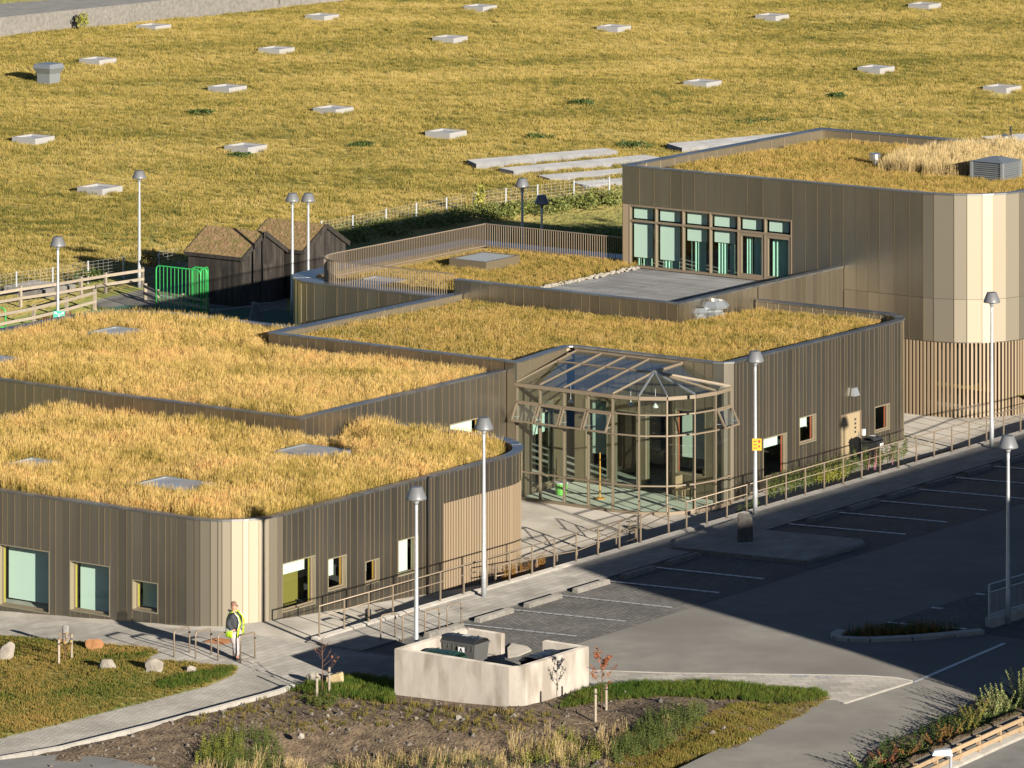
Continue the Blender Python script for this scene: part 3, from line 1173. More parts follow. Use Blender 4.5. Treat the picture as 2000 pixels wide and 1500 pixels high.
def skylight(quad, z, h, label, thick=.1, kindm='roofmetal', group='skylights sunk in the grass roofs', pane=None, louv=False):
    q = [UV(*back(x, y, z).xy) for x, y in quad]       # left, top, right, bottom
    u0, u1 = (q[0][0] + q[3][0]) / 2, (q[1][0] + q[2][0]) / 2
    v1, v0 = (q[0][1] + q[1][1]) / 2, (q[2][1] + q[3][1]) / 2
    t_ = thing('skylight', label, 'skylight', W((u0 + u1) / 2, (v0 + v1) / 2, z - h), 0, group)
    f = MB()
    w = thick
    f.ubox(u0, u1, v0, v0 + w, z - h, z)
    f.ubox(u0, u1, v1 - w, v1, z - h, z)
    f.ubox(u0, u0 + w, v0 + w, v1 - w, z - h, z)
    f.ubox(u1 - w, u1, v0 + w, v1 - w, z - h, z)
    part('frame', f, M['lining'] if louv else M['zinc'], t_)
    f = MB()
    f.ubox(u0 + w - .002, u1 - w + .002, v0 + w - .002, v1 - w + .002, z - .07, z - .04)
    part('pane', f, pane or M['skygrey'], t_)
    if louv:
        f = MB()
        n = 14
        for k in range(n):
            vv = v0 + w + (v1 - v0 - 2 * w) * (k + .5) / n
            f.ubox(u0 + w, u1 - w, vv - .02, vv + .02, z - .04, z - .015)
        part('glazing_bars', f, M['zinc'], t_, kind='stuff')
    return [W(u0 - .1, v0 - .1).xy, W(u1 + .1, v0 - .1).xy, W(u1 + .1, v1 + .1).xy, W(u0 - .1, v1 + .1).xy]


def uvpoly(pts):
    return [W(*p).xy for p in pts]


def gwall(u_, v_):
    return gW(u_, v_) - .05


# ---- wing 1: low wing in the foreground
Z1 = 3.35
b1 = thing('building_wing', 'low bronze wing in the foreground with tall golden roof grass and sunlit rounded corner', 'building', W(140, 110, -.5), 0, 'wings of the kindergarten')
c1 = arc(131.3 + 2.2, 104.72 + 2.2, 2.2, 180, 270, 13, 1.0)
c2 = arc(148.9 - 3.0, 104.72 + 3.0, 3.0, 270, 360, 12, .6)
# front wall
ft = Frame((131.3, 123.8), (131.3, 106.9))


def s_front(px):
    return 123.8 - on_u(131.3, px, 1100)[0]


wins = []
for (xa, xb, yt, yb, xr) in ((-4, 97, 1077, 1199, 97), (136, 215, 1106, 1205, 214), (258, 309, 1139, 1199, 308)):
    zt_ = on_u(131.3, xr, yt)[1]
    zb_ = on_u(131.3, xr, yb)[1]
    wins.append((s_front(xa), s_front(xb), zb_, zt_))
wall(b1, [(131.3, 123.8), (131.3, 106.92)], Z1, gwall, (.22, .48), wins)
for i, (a, b, c, d) in enumerate(wins):
    window(b1, ft, a, b, c, d, M['yellow'], blind=[.90, .995, .93][i], side=[.3, .26, .14][i], rec=.17)
wall(b1, c1, Z1, gwall, (.9, 1.0), seam=True, material=M['panel_highlight'])
fe = Frame((133.5, 104.72), (145.9, 104.72))
we = []
for (xa, xb, yt, yb) in ((551, 616, 1101, 1197), (640, 677, 1092, 1156), (713, 741, 1097, 1143), (777, 817, 1056, 1127)):
    ua, zt_ = on_v(104.72, xa, yt)
    zb_ = on_v(104.72, xa, yb)[1]
    ub = on_v(104.72, xb, 1100)[0]
    we.append((ua - 133.5, ub - 133.5, zb_, zt_))
UL1 = on_v(104.72, 866, 1000)[0]
we2 = [w_ for w_ in we]
wall(b1, [(133.5, 104.72), (UL1, 104.72)], Z1, gwall, (.16, .42), we2)
wall(b1, [(UL1, 104.72), (145.9, 104.72)], Z1, 2.3, (.16, .32))
wall(b1, c2, Z1, 2.3, (.9, 1.0))
for i, (a, b, c, d) in enumerate(we):
    window(b1, fe, a, b, c, d, [M['yellow'], M['orange'], M['orange'], M['reveal']][i], blind=[.28, .62, .52, .99][i], blindmat=M['blindwhite'], side=[.0, .12, .12, .0][i],
           inner=[M['yellowwall'], M['darkin'], M['darkin'], M['darkin']][i], rec=.12, deep=[.8, 2.5, 2.5, 2.5][i])
# louvred part of the east wall
lp = [(UL1, 104.76)] + [(145.9, 104.76)] + arc(145.9, 107.72, 2.96, 270, 360, 12)[1:]
P_ = [xy(p) for p in lp]
tot = sum((b - a).length for a, b in zip(P_, P_[1:]))


def walk(P, s):
    for a, b in zip(P, P[1:]):
        L_ = (b - a).length
        if s <= L_:
            t_ = (b - a).normalized()
            return a + t_ * s, t_
        s -= L_
    t_ = (P[-1] - P[-2]).normalized()
    return P[-1], t_


def slats(parent, path, z1, zb, step, w, dpt, mat_, inset=.02, name='louvre_slat'):
    P = [xy(p) for p in path]
    tot_ = sum((b - a).length for a, b in zip(P, P[1:]))
    n = int(tot_ / step)
    for k in range(n):
        p, t_ = walk(P, (k + .5) * step)
        n_ = Vector((t_.y, -t_.x))
        zz = zb(*UV(p.x, p.y)) if callable(zb) else zb
        mbx = MB()
        q = [p - t_ * w / 2 - n_ * inset, p + t_ * w / 2 - n_ * inset, p + t_ * w / 2 - n_ * (inset + dpt), p - t_ * w / 2 - n_ * (inset + dpt)]
        mbx.hexa([(a.x, a.y, zz) for a in q], [(a.x, a.y, z1) for a in q])
        part(name, mbx, mat_, parent)


slats(b1, lp, 2.292, gwall, .15, .085, .07, M['slat'], inset=-.02)
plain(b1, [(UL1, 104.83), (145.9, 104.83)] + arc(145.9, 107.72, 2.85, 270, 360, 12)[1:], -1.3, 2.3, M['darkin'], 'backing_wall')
plain(b1, [(148.9, 107.72), (148.9, 112.6)], -1.3, Z1)
plain(b1, [(148.9, 112.6), (144.5, 112.6)], 2.0, 3.0)
plain(b1, [(144.45, 123.8), (131.3, 123.8)], -1.3, Z1)
out1 = [(131.3, 123.8), (131.3, 106.92)] + c1[1:] + [(145.9, 104.72)] + c2[1:] + [(148.9, 112.55)]
coping(b1, out1, Z1, wid=(.26, .4), inner=.5)
coping(b1, [(144.45, 123.8), (131.3, 123.8)], Z1, wid=(.5, .7), inner=.5)
D1 = 3.0
roofdeck(b1, [(131.5, 123.6), (131.5, 107)] + arc(133.5, 106.92, 2.0, 180, 270, 8) + arc(145.9, 107.72, 2.8, 270, 360, 8) + [(148.7, 112.6), (144.4, 112.6), (144.4, 123.6)], D1)
# ---- wing 2: left wing behind
Z2 = 4.05
b2 = thing('building_wing', 'left bronze wing behind the foreground one, with tall golden grass and rounded back corner', 'building', W(152, 120, 0), 0, 'wings of the kindergarten')
wall(b2, [(144.5, 134), (144.5, 123.9)], Z2, -.5, (.35, .55))
wall(b2, [(144.5, 123.9), (144.5, 112.75)], Z2, 2.85, (.32, .58))
zw = on_v(112.6, 878, 833)
ua, ub = zw[0], on_v(112.6, 940, 820)[0]
w2 = [(ua - 144.5, ub - 144.5, -.6, on_v(112.6, 878, 829)[1])]
wall(b2, [(144.5, 112.6), (148.9, 112.6)], Z2, 2.85, (.32, .55))
w2 = [(w2[0][0] - 4.4, w2[0][1] - 4.4, w2[0][2], w2[0][3])]
wall(b2, [(148.9, 112.6), (156.86, 112.6)], Z2, gwall, (.32, .55), w2)
window(b2, Frame((148.9, 112.6), (156.86, 112.6)), *w2[0], M['orange'], blind=.35, rec=.1)
c3 = arc(160.2 - 3.5, 134.0 - 3.5, 3.5, 0, 90, 10)
out2 = [(144.5, 134.0), (144.5, 112.6), (156.86, 112.6)]
back2 = [(160.2, 123.75), (160.2, 130.5)] + c3[1:] + [(144.5, 134.0)]
plain(b2, back2, -.5, Z2)
coping(b2, out2, Z2, wid=(.45, .6))
coping(b2, back2, Z2, wid=(.42, .55), inner=.55)
roofdeck(b2, [(144.7, 133.8), (144.7, 112.8), (156.9, 112.8), (156.9, 123.9), (160, 123.9), (160, 130.5)] + arc(156.7, 130.5, 3.3, 0, 90, 8)[1:], 3.7)

# ---- wing 3: central wing
Z3 = 4.38
b3 = thing('building_wing', 'central bronze wing with short grass roof behind the conservatory and tan side door', 'building', W(165, 110, 0), 0, 'wings of the kindergarten')
wall(b3, [(156.9, 123.75), (156.9, 112.7)], Z3, 3.55, (.34, .58))
wall(b3, [(156.9, 112.66), (156.9, 112.2)], Z3, gwall, (.3, .6))
wall(b3, [(157.0, 112.22), (160.95, 112.72)], Z3, -.75, (.45, .7), [(1.2, 3.0, -.6, 2.2)], material=M['lining'])
window(b3, Frame((157.0, 112.22), (160.95, 112.72)), 1.2, 3.0, -.6, 2.2, M['reveal'], blind=.3, rec=.08)
# wall inside the conservatory
iw = [(.5, 1.5, -.5, 2.5), (1.75, 2.85, -.68, 2.2), (3.2, 4.3, -.68, 2.2), (4.55, 5.9, .1, 2.5)]
wall(b3, [(161.1, 112.45), (161.1, 106.2)], Z3, -.75, (.4, .65), iw, material=M['lining'])
fi = Frame((161.1, 112.45), (161.1, 106.2))
for i, w_ in enumerate(iw):
    window(b3, fi, *w_, [M['reveal'], M['reveal'], M['reveal'], M['red']][i], blind=[.7, .0, .0, .75][i], blindmat=M['blindwhite'], rec=.06, inner=M['darkin'])
wall(b3, [(161.1, 106.2), (161.25, 105.85), (161.6, 105.65)], Z3, gwall, (.3, .6), material=M['panel'])
fb = Frame((161.6, 105.65), (173.2, 105.65))
wb = []
for (xa, xb, yt, yb) in ((1490, 1537, 857, 938), (1561, 1594, 816, 869), (1642, 1681, 811, 914), (1708, 1738, 795, 846)):
    ua, zt_ = on_v(105.65, xa, yt)
    zb_ = on_v(105.65, xa, yb)[1]
    ub = on_v(105.65, xb, 900)[0]
    wb.append((ua - 161.6, ub - 161.6, zb_, zt_))
wb[0] = (*wb[0][:2], max(wb[0][2], -.55), wb[0][3])
wb[2] = (*wb[2][:2], -.62, wb[2][3])
wall(b3, [(161.6, 105.65), (173.2, 105.65)], Z3, gwall, (.18, .46), wb)
for i in (0, 1, 3):
    window(b3, fb, *wb[i], M['red'], blind=[.28, .45, 0, 0][i], side=.0, rec=.1)
# door
a, b, c, d = wb[2]
mb = MB()
fb.box(mb, a + .04, b - .04, -.07, -.02, c, d - .04)
dr = part('door', mb, M['door'], b3)
mb = MB()
fb.box(mb, a, a + .04, -.1, .03, c, d)
fb.box(mb, b - .04, b, -.1, .03, c, d)
fb.box(mb, a + .04, b - .04, -.1, .03, d - .04, d)
part('door_frame', mb, M['frame'], dr)
mb = MB()
fb.box(mb, b - .25, b - .1, .0, .05, c + 1.0, c + 1.03)
fb.box(mb, b - .2, b - .15, -.02, .02, c + .9, c + 1.15)
part('handle', mb, M['alu'], dr)
for k in range(4):
    mb = MB()
    fb.box(mb, b - .42, b - .3, -.02, -.012, d - .35 - k * .16, d - .27 - k * .16)
    part('vent_slot', mb, M['darkin'], dr)
c5 = arc(174.75 - 1.55, 105.65 + 1.55, 1.55, 270, 360, 8, .5)
wall(b3, c5, Z3, gwall, (.9, 1))
plain(b3, [(174.75, 107.2), (174.75, 113.1)], -1.2, Z3)
plain(b3, [(169.05, 123.75), (156.95, 123.75)], 3.0, Z3)
out3 = [(156.9, 123.75), (156.9, 112.15), (157.1, 112.12), (160.95, 112.65), (161.1, 112.5), (161.1, 106.2), (161.25, 105.85), (161.6, 105.65), (173.2, 105.65)] + c5[1:] + [(174.75, 113.0)]
coping(b3, out3, Z3, wid=(.42, .6), inner=.5)
coping(b3, [(169.05, 123.75), (156.95, 123.75)], Z3, wid=(.55, .8), inner=.5)
roofdeck(b3, [(157.1, 123.6), (157.1, 112.6), (161.3, 112.6), (161.3, 106.2), (161.8, 105.85), (173.2, 105.85), (174.4, 106.6), (174.6, 107.5), (174.6, 113.1), (169.1, 113.1), (169.1, 123.6)], 4.0)
# lamp and switch on the side wall
ua, zz = on_v(105.65, 1665, 764)
mb = MB()
fr_ = fb
mb.hexa([fb.p(ua - 161.6 - .2, .22, zz - .16), fb.p(ua - 161.6 + .2, .22, zz - .16), fb.p(ua - 161.6 + .2, .04, zz - .16), fb.p(ua - 161.6 - .2, .04, zz - .16)],
        [fb.p(ua - 161.6 - .13, .14, zz + .14), fb.p(ua - 161.6 + .13, .14, zz + .14), fb.p(ua - 161.6 + .13, .04, zz + .14), fb.p(ua - 161.6 - .13, .04, zz + .14)])
single('wall_lamp', mb, M['zinc'], 'small pale grey wedge lamp on the wall above the tan door', 'wall lamp')
ua, zz = on_v(105.65, 1686, 843)
mb = MB()
fb.box(mb, ua - 161.6 - .07, ua - 161.6 + .07, .0, .06, zz - .14, zz + .1)
single('door_bell_box', mb, M['label'], 'tiny white box on the wall just right of the tan door', 'switch box')

# ---- wing 4: terrace wing
Z4, Z4H = 4.13, 4.9
b4 = thing('building_wing', 'terrace wing with railed grass roof and grey deck below the tallest block', 'building', W(175, 122, 0), 0, 'wings of the kindergarten')
c6 = arc(169.1 + 2.2, 133.2 - 2.2, 2.2, 90, 180, 9, .6)
wall(b4, c6, Z4, -.1, (.9, 1))
wall(b4, [(169.1, 131.0), (169.1, 123.95)], Z4, -.1, (.42, .68))
wall(b4, [(169.1, 123.9), (169.1, 113.15)], Z4H, 3.85, (.34, .55))
wall(b4, [(169.1, 113.1), (174.7, 113.1)], Z4H, 3.85, (.30, .5), material=M['panel'])
wall(b4, [(174.8, 113.1), (181.1, 113.1)], Z4H, -.9, (.30, .5))
plain(b4, [(182.8, 123.9), (182.8, 133.2), (171.3, 133.2)], -.1, Z4)
coping(b4, [(182.8, 124.0), (182.8, 133.2), (171.3, 133.2)] + c6[1:] + [(169.1, 124.0)], Z4, wid=(.7, 1.0), w_in=.9, inner=.3)
coping(b4, [(169.1, 123.9), (169.1, 113.1), (181.1, 113.1)], Z4H, wid=(.5, .8), w_in=.34, inner=.9)
plain(b4, [(169.44, 123.9), (169.1, 123.9)], 4.0, Z4H, name='parapet_end')
roofdeck(b4, [(169.3, 131)] + [(169.3, 123.1), (182.6, 123.1), (182.6, 133.0), (171.3, 133.0)] + arc(171.3, 131.0, 2.0, 90, 180, 6)[1:-1], 3.98)
mb = MB()
mb.ubox(169.42, 181.05, 113.42, 123.1, 3.85, 3.95)
part('terrace_deck', mb, M['deck'], b4)
# stones between grass and deck
mb = MB()
for k in range(260):
    uu, vv = random.uniform(172, 181), 123.15 + random.gauss(0, .12)
    s_ = random.uniform(.04, .11)
    c = W(uu, vv, 3.97 + s_ * .3)
    mb.lathe([(s_ * .5, c.z - s_ * .3), (s_, c.z), (s_ * .4, c.z + s_ * .45)], 5, (c.x, c.y))
part('edge_stones', mb, M['gravelstone'], b4, kind='stuff')

# railing round the terrace roof
rt = thing('roof_railing', 'beige railing of close vertical bars round the grass roof of the terrace wing', 'railing', W(175, 127, 4.0))
rp = [(181.7, 123.95), (181.7, 131.5), (171.0, 131.5)] + arc(171.0, 129.8, 1.7, 90, 180, 8)[1:] + [(169.35, 124.05)]
RP = [xy(p) for p in rp]
tot = sum((b - a).length for a, b in zip(RP, RP[1:]))
mb = MB()
mb.box(-.02, .02, -.006, .006, 0, 1.0)
bme = mesh_of('railing_bar', mb, M['rail'])
n = int(tot / .118)
base_ = chain_loc(rt)
for k in range(n):
    p, t_ = walk(RP, (k + .5) * tot / n)
    n_ = math.atan2(t_.y, t_.x) + math.pi / 2
    link('railing_bar', bme, rt, Vector((p.x, p.y, 4.05)) - base_, n_)
for z_, nm in ((5.06, 'top_rail'), (4.12, 'bottom_rail')):
    mb = MB()
    for a, b in zip(RP, RP[1:]):
        mb.bar((a.x, a.y, z_), (b.x, b.y, z_), .06, .035)
    part(nm, mb, M['rail'], rt)

# ---- block 5: two storey block
Z5 = 8.2
b5 = thing('building_block', 'tallest bronze block with window band over the terrace and slatted ground floor', 'building', W(188, 113, -.8))
c7 = arc(181.15 + 3.1, 106.2 + 3.1, 3.1, 180, 270, 8, .8)
band_s0 = 124.0 - on_u(181.15, 1229, 450)[0]
band_s1 = 124.0 - on_u(181.15, 1548, 450)[0]
bz1 = on_u(181.15, 1229, 399)[1]
f5 = Frame((181.15, 124.0), (181.15, 113.0))
colw0 = 124.0 - on_u(181.15, 1217, 450)[0]
wall(b5, [(181.15, 124.0), (181.15, 113.1)], Z5, 3.9, (.6, .92), [(0.001, band_s1, 3.0, bz1)])
wall(b5, [(181.15, 113.1), (181.15, 109.3)], Z5, 2.24, (.55, .85), rows=[3.97])
wall(b5, c7, Z5, 2.24, (.9, 1.2), rows=[3.97], material=M['panel_highlight'])
wall(b5, [(184.25, 106.2), (196.8, 106.2)], Z5, 2.24, (.55, .85), rows=[3.97])
plain(b5, [(196.8, 106.2), (196.8, 124.0), (181.15, 124.0)], -.9, Z5)
out5 = [(181.15, 124.0), (181.15, 109.3)] + c7[1:] + [(196.8, 106.2), (196.8, 124.0)]
coping(b5, out5, Z5, closed=True, wid=(.9, 1.5), inner=.55)
roofdeck(b5, [(181.3, 123.8), (181.3, 109.3)] + arc(184.25, 109.3, 2.9, 180, 270, 6)[1:] + [(196.6, 106.4), (196.6, 123.8)], 7.75)
mb = MB()
mb.prism([xy(p) for p in [(181.2, 113.1), (181.2, 109.3)] + arc(184.25, 109.3, 3.05, 180, 270, 8)[1:] + [(196.7, 106.25), (196.7, 113.1)]], 2.2, 2.235)
part('soffit', mb, M['panel'], b5)
slats(b5, [(181.15, 113.05), (181.15, 109.3)] + c7[1:] + [(196, 106.2)], 2.2, -.85, .168, .082, .14, M['slat'], inset=.05)
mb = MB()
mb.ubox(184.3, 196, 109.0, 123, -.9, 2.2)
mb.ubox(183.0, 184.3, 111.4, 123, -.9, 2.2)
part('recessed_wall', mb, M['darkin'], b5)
# window band
mull = [124.0 - on_u(181.15, x, 450)[0] for x in (1230, 1281, 1334, 1387, 1442, 1494, 1547)]
ztr = on_u(181.15, 1230, 430)[1]
mb = MB()
f5.box(mb, colw0, band_s0, -.2, .02, 3.95, bz1)
part('corner_post', mb, M['slat'], b5)
for i in range(6):
    a, b = mull[i], mull[i + 1]
    mb = MB()
    f5.box(mb, a - .028, a + .028, -.14, .03, 3.96, bz1)
    if i == 5:
        f5.box(mb, b - .05, b, -.14, .035, 3.96, bz1)
    f5.box(mb, a + .028, b - (.05 if i == 5 else .028), -.12, .02, bz1 - .07, bz1)
    f5.box(mb, a + .028, b - (.05 if i == 5 else .028), -.12, .03, ztr - .04, ztr + .04)
    f5.box(mb, a + .028, b - (.05 if i == 5 else .028), -.12, .02, 3.96, 4.06)
    if i >= 4:
        e = b - (.05 if i == 5 else .035)
        for (x0, x1, y0, y1) in ((a + .035, a + .15, 4.06, ztr - .05), (e - .12, e, 4.06, ztr - .05), (a + .15, e - .12, 4.06, 4.18), (a + .15, e - .12, ztr - .18, ztr - .05)):
            f5.box(mb, x0, x1, -.1, .0, y0, y1)
    w_ = part('window' if i < 4 else 'terrace_door', mb, M['frame'], b5)
    mb = MB()
    f5.box(mb, a + .03, b - .03, -.075, -.065, ztr + .04, bz1 - .05)
    part('pane', mb, M['glass'], w_)
    mb = MB()
    f5.box(mb, a + .03, b - .03, -.075, -.065, 4.05, ztr - .04)
    part('pane', mb, M['glass'], w_)
    bl = [.80, .80, .30, .27, 0, 0][i]
    mb = MB()
    f5.box(mb, a + .07, b - .30, -.24, -.23, ztr + .08, bz1 - .08)
    part('roller_blind', mb, M['blind'], w_)
    if bl:
        mb = MB()
        f5.box(mb, a + .07, b - .30, -.24, -.23, ztr - .1 - (ztr - 4.1) * bl, ztr - .1)
        part('roller_blind', mb, M['blind'], w_)
    # pleated curtain
    mb = MB()
    ss = a + .16
    k = 0
    e = b - .35
    pts_ = []
    while ss < e:
        pts_.append((ss, -.34 + (.05 if k % 2 else -.05)))
        ss += random.uniform(.04, .1)
        k += 1
    for (s_a, o_a), (s_b, o_b) in zip(pts_, pts_[1:]):
        if random.random() < .12:
            continue
        mb.hexa([f5.p(s_a, o_a, 4.02), f5.p(s_b, o_b, 4.02), f5.p(s_b, o_b - .012, 4.02), f5.p(s_a, o_a - .012, 4.02)],
                [f5.p(s_a, o_a, ztr - .12), f5.p(s_b, o_b, ztr - .12), f5.p(s_b, o_b - .012, ztr - .12), f5.p(s_a, o_a - .012, ztr - .12)])
    part('curtain', mb, M['curtain'], w_)
mb = MB()
f5.box(mb, .1, 11, -5, -4.9, 3.9, 7.4)
f5.box(mb, .1, 11, -4.9, -.1, 3.85, 3.94)
f5.box(mb, .1, 11, -4.9, -.16, 7.3, 7.4)
part('room_wall', mb, M['inner'], b5)

# ---- conservatory
cs = thing('conservatory', 'bronze framed glass conservatory with a curved front, glass roof and five tilted open windows', 'conservatory', W(159.3, 108, -.7))
ZE = 3.6
eave_px = [(1009, 745), (1054, 752), (1101, 757), (1148, 764), (1196, 771), (1248, 774.5), (1303, 775), (1357, 771), (1398, 764), (1427, 755)]
EP = []
for i, (x, y) in enumerate(eave_px):
    p = back(x, y, ZE)
    uu, vv = UV(p.x, p.y)
    if i <= 4:
        vv = on_u(157.02, x, y)[0]
        uu = 157.02
    EP.append(W(uu, vv, ZE))
BZ = -.70
APEX = back(1278, 727, 4.2)
zt2, zt1 = 2.93, 2.17             # transoms above and below the tilting windows
zlow = .35


def mull_bar(p, n_, z0, z1, w=.052, dpt=.11):
    mbx = MB()
    t_ = Vector((-n_.y, n_.x, 0))
    q = [p - t_ * w / 2 + n_ * .02, p + t_ * w / 2 + n_ * .02, p + t_ * w / 2 - n_ * dpt, p - t_ * w / 2 - n_ * dpt]
    mbx.hexa([(a.x, a.y, z0) for a in q][::-1], [(a.x, a.y, z1) for a in q][::-1])
    return mbx


N_ = len(EP)
for i, p in enumerate(EP):
    d = ((EP[i] - EP[i - 1]).normalized() if i else Vector((0, 0, 0))) + ((EP[i + 1] - EP[i]).normalized() if i < N_ - 1 else Vector((0, 0, 0)))
    d.normalize()
    n_ = Vector((d.y, -d.x, 0))
    part('mullion', mull_bar(p, n_, BZ, ZE - .1), M['frame'], cs)
for i in range(N_ - 1):
    a, b = EP[i], EP[i + 1]
    d = (b - a).normalized()
    n_ = Vector((d.y, -d.x, 0))

    def at(p, z, o=0):
        return Vector((p.x, p.y, z)) + n_ * o
    for z_, h_, w_ in ((ZE - .06, .13, .12), (zt2, .05, .09), (zt1, .05, .09), (zlow, .05, .09), (BZ + .06, .12, .12)):
        mb = MB()
        mb.bar(at(a, z_, .025 if h_ > .1 else .0), at(b, z_, .025 if h_ > .1 else .0), w_, h_)
        part('transom' if h_ < .1 else ('eaves_beam' if z_ > 1 else 'sill_beam'), mb, M['frame'], cs)
    zs = [(BZ + .12, zlow), (zlow, zt1), (zt1, zt2), (zt2, ZE - .1)]
    openw = i in (0, 1, 2, 3, 8)
    for k, (z0, z1) in enumerate(zs):
        if k == 2 and openw:
            hinge = z1 - .03
            ln = z1 - z0 - .05
            an = math.radians(28)
            e0, e1 = a + d * .05, b - d * .05

            def tp(p, s_, off=0):
                return Vector((p.x, p.y, hinge)) + n_ * (.05 + math.sin(an) * s_ + math.cos(an) * off) + Vector((0, 0, -math.cos(an) * s_ + math.sin(an) * off))
            mb = MB()
            upv = n_
            mb.bar(tp(e0, .03), tp(e1, .03), .05, .06)
            mb.bar(tp(e0, ln), tp(e1, ln), .05, .06)
            mb.bar(tp(e0, .03), tp(e0, ln), .05, .06, up=n_)
            mb.bar(tp(e1, .03), tp(e1, ln), .05, .06, up=n_)
            ow = part('tilting_window', mb, M['frame'], cs)
            mb = MB()
            mb.hexa([tp(e0, ln, 0), tp(e1, ln, 0), tp(e1, ln, -.012), tp(e0, ln, -.012)], [tp(e0, .03, 0), tp(e1, .03, 0), tp(e1, .03, -.012), tp(e0, .03, -.012)])
            part('pane', mb, M['roofglass'], ow)
            mb = MB()
            for e in (e0 + d * .06, e1 - d * .06):
                mb.bar(at(e, z0 + .2, -.02), tp(e, ln * .8, -.02), .02, .02)
            part('stay', mb, M['galv'], ow)
            continue
        mb = MB()
        mb.hexa([at(a, z0), at(b, z0), at(b, z0, -.012), at(a, z0, -.012)], [at(a, z1), at(b, z1), at(b, z1, -.012), at(a, z1, -.012)])
        part('pane', mb, M['roofglass'], cs)
# glass roof: a lean-to plane for the straight front, a fan for the curve
ZR = 4.22
UWALL = 161.02
rafters = []
roofq = []
for i in range(5):
    u_, v_ = UV(EP[i].x, EP[i].y)
    top = W(UWALL, v_ if i else 112.3, ZR)
    if i == 4:
        top = W(UWALL, 107.55, ZR)
    rafters.append((EP[i], top))
tops = [r[1] for r in rafters]
for a, b in rafters[:4]:
    mb = MB()
    mb.bar(a + Vector((0, 0, .03)), b + Vector((0, 0, .03)), .045, .06)
    part('rafter', mb, M['frame'], cs)
for i in range(4):
    a, b = EP[i], EP[i + 1]
    c, d = tops[i + 1], tops[i]
    m0, m1 = a.lerp(d, .66), b.lerp(c, .66)
    for q in ((a, b, m1, m0), (m0, m1, c, d)):
        mb = MB()
        q = [x + Vector((0, 0, .02)) for x in q]
        mb.hexa([x - Vector((0, 0, .012)) for x in q], q)
        part('roof_pane', mb, M['roofglass'], cs)
    mb = MB()
    mb.bar(m0 + Vector((0, 0, .035)), m1 + Vector((0, 0, .035)), .05, .04)
    part('purlin', mb, M['frame'], cs)
mb = MB()
mb.bar(tops[0] + Vector((0, 0, .04)), tops[4] + Vector((0, 0, .04)), .1, .08)
mb.bar(APEX + Vector((0, 0, .02)), tops[4] + Vector((0, 0, .02)), .12, .08)
part('ridge_beam', mb, M['frame'], cs)
for i in range(4, 10):
    mb = MB()
    mb.bar(EP[i] + Vector((0, 0, .03)), APEX + Vector((0, 0, .03)), .05, .06)
    part('rafter', mb, M['frame'] if i in (4, 8, 9) else M['zinc'], cs)
for i in range(4, 9):
    mb = MB()
    q = [EP[i], EP[i + 1], APEX]
    q = [x + Vector((0, 0, .015)) for x in q]
    mb.hexa([x - Vector((0, 0, .012)) for x in q], q)
    part('roof_pane', mb, M['roofglass'], cs)
wr = W(161.05, 106.3, ZE + .1)
mb = MB()
q = [EP[9], wr, tops[4], APEX]
q = [x + Vector((0, 0, .01)) for x in q]
mb.hexa([x - Vector((0, 0, .012)) for x in q], q)
part('roof_pane', mb, M['roofglass'], cs)
mb = MB()
mb.face([EP[4] + Vector((0, 0, .0)), APEX, tops[4]][::-1])
mb.prism([(p.x, p.y) for p in EP] + [tuple(W(161.0, 106.3).xy), tuple(W(161.0, 112.4).xy)], BZ - .1, BZ + .01)
mb.f.pop(0)
mb.m.pop(0)
part('floor', mb, mat('conservatory_floor', (.27, .28, .23), .86, col2=(.34, .35, .29), ns=1.5), cs)
# things standing and hanging inside the conservatory
def inside(u_, v_, z=BZ + .02):
    return W(u_, v_, z)


for k, (u_, v_, z_) in enumerate(((158.2, 110.6, 3.0), (159.2, 108.6, 2.95), (158.9, 107.3, 3.05))):
    p = W(u_, v_, z_)
    mb = MB()
    mb.lathe([(.012, 0), (.012, .55)], 6)
    mb.lathe([(.10, -.14), (.11, -.1), (.03, .0), (.02, .03)], 12)
    o = link('pendant_lamp', mesh_of('pendant_lamp', mb, M['white']), None, p)
    tag(o, ['small white pendant lamp behind the second pane of the conservatory', 'small white pendant lamp under the middle of the glass roof', 'small white pendant lamp under the fan of the glass roof'][k], 'pendant lamp', 'lamps hanging in the conservatory')
p = inside(158.6, 111.3)
t_ = thing('basket', 'bright green basket on the conservatory floor behind the low left pane', 'basket', p)
mb = MB()
mb.lathe([(.18, 0), (.2, .02), (.24, .45), (.22, .45), (.18, .05)], 14)
part('body', mb, mat('bright_green_plastic', (.25, .75, .12), .5), t_, local=True)
mb = MB()
mb.lathe([(.25, .42), (.26, .44), (.26, .47), (.24, .47)], 14)
part('rim', mb, M['label'], t_, local=True)
p = inside(158.8, 109.7)
t_ = thing('coat_stand', 'slim orange pole stand with coloured arms inside the conservatory', 'stand', p)
mb = MB()
mb.lathe([(.2, 0), (.2, .03), (.03, .05), (.025, 1.7)], 10)
part('pole', mb, M['orange'], t_, local=True)
for k in range(5):
    mb = MB()
    a = k * 1.3
    mb.bar((0, 0, .7 + .18 * k), (.35 * math.cos(a), .35 * math.sin(a), .8 + .18 * k), .03, .03)
    part('arm', mb, M['darkin'], t_, local=True)
p = inside(160.3, 107.0)
t_ = thing('wooden_chair', 'small pale wooden chair inside the right end of the conservatory', 'chair', p, TH)
for sx in (-.18, .18):
    for sy in (-.18, .18):
        mb = MB()
        mb.box(sx - .02, sx + .02, sy - .02, sy + .02, 0, .43)
        part('leg', mb, M['woodgold'], t_, local=True)
mb = MB()
mb.box(-.22, .22, -.22, .22, .43, .46)
part('seat', mb, M['woodgold'], t_, local=True)
mb = MB()
mb.box(-.22, .22, .19, .22, .46, .9)
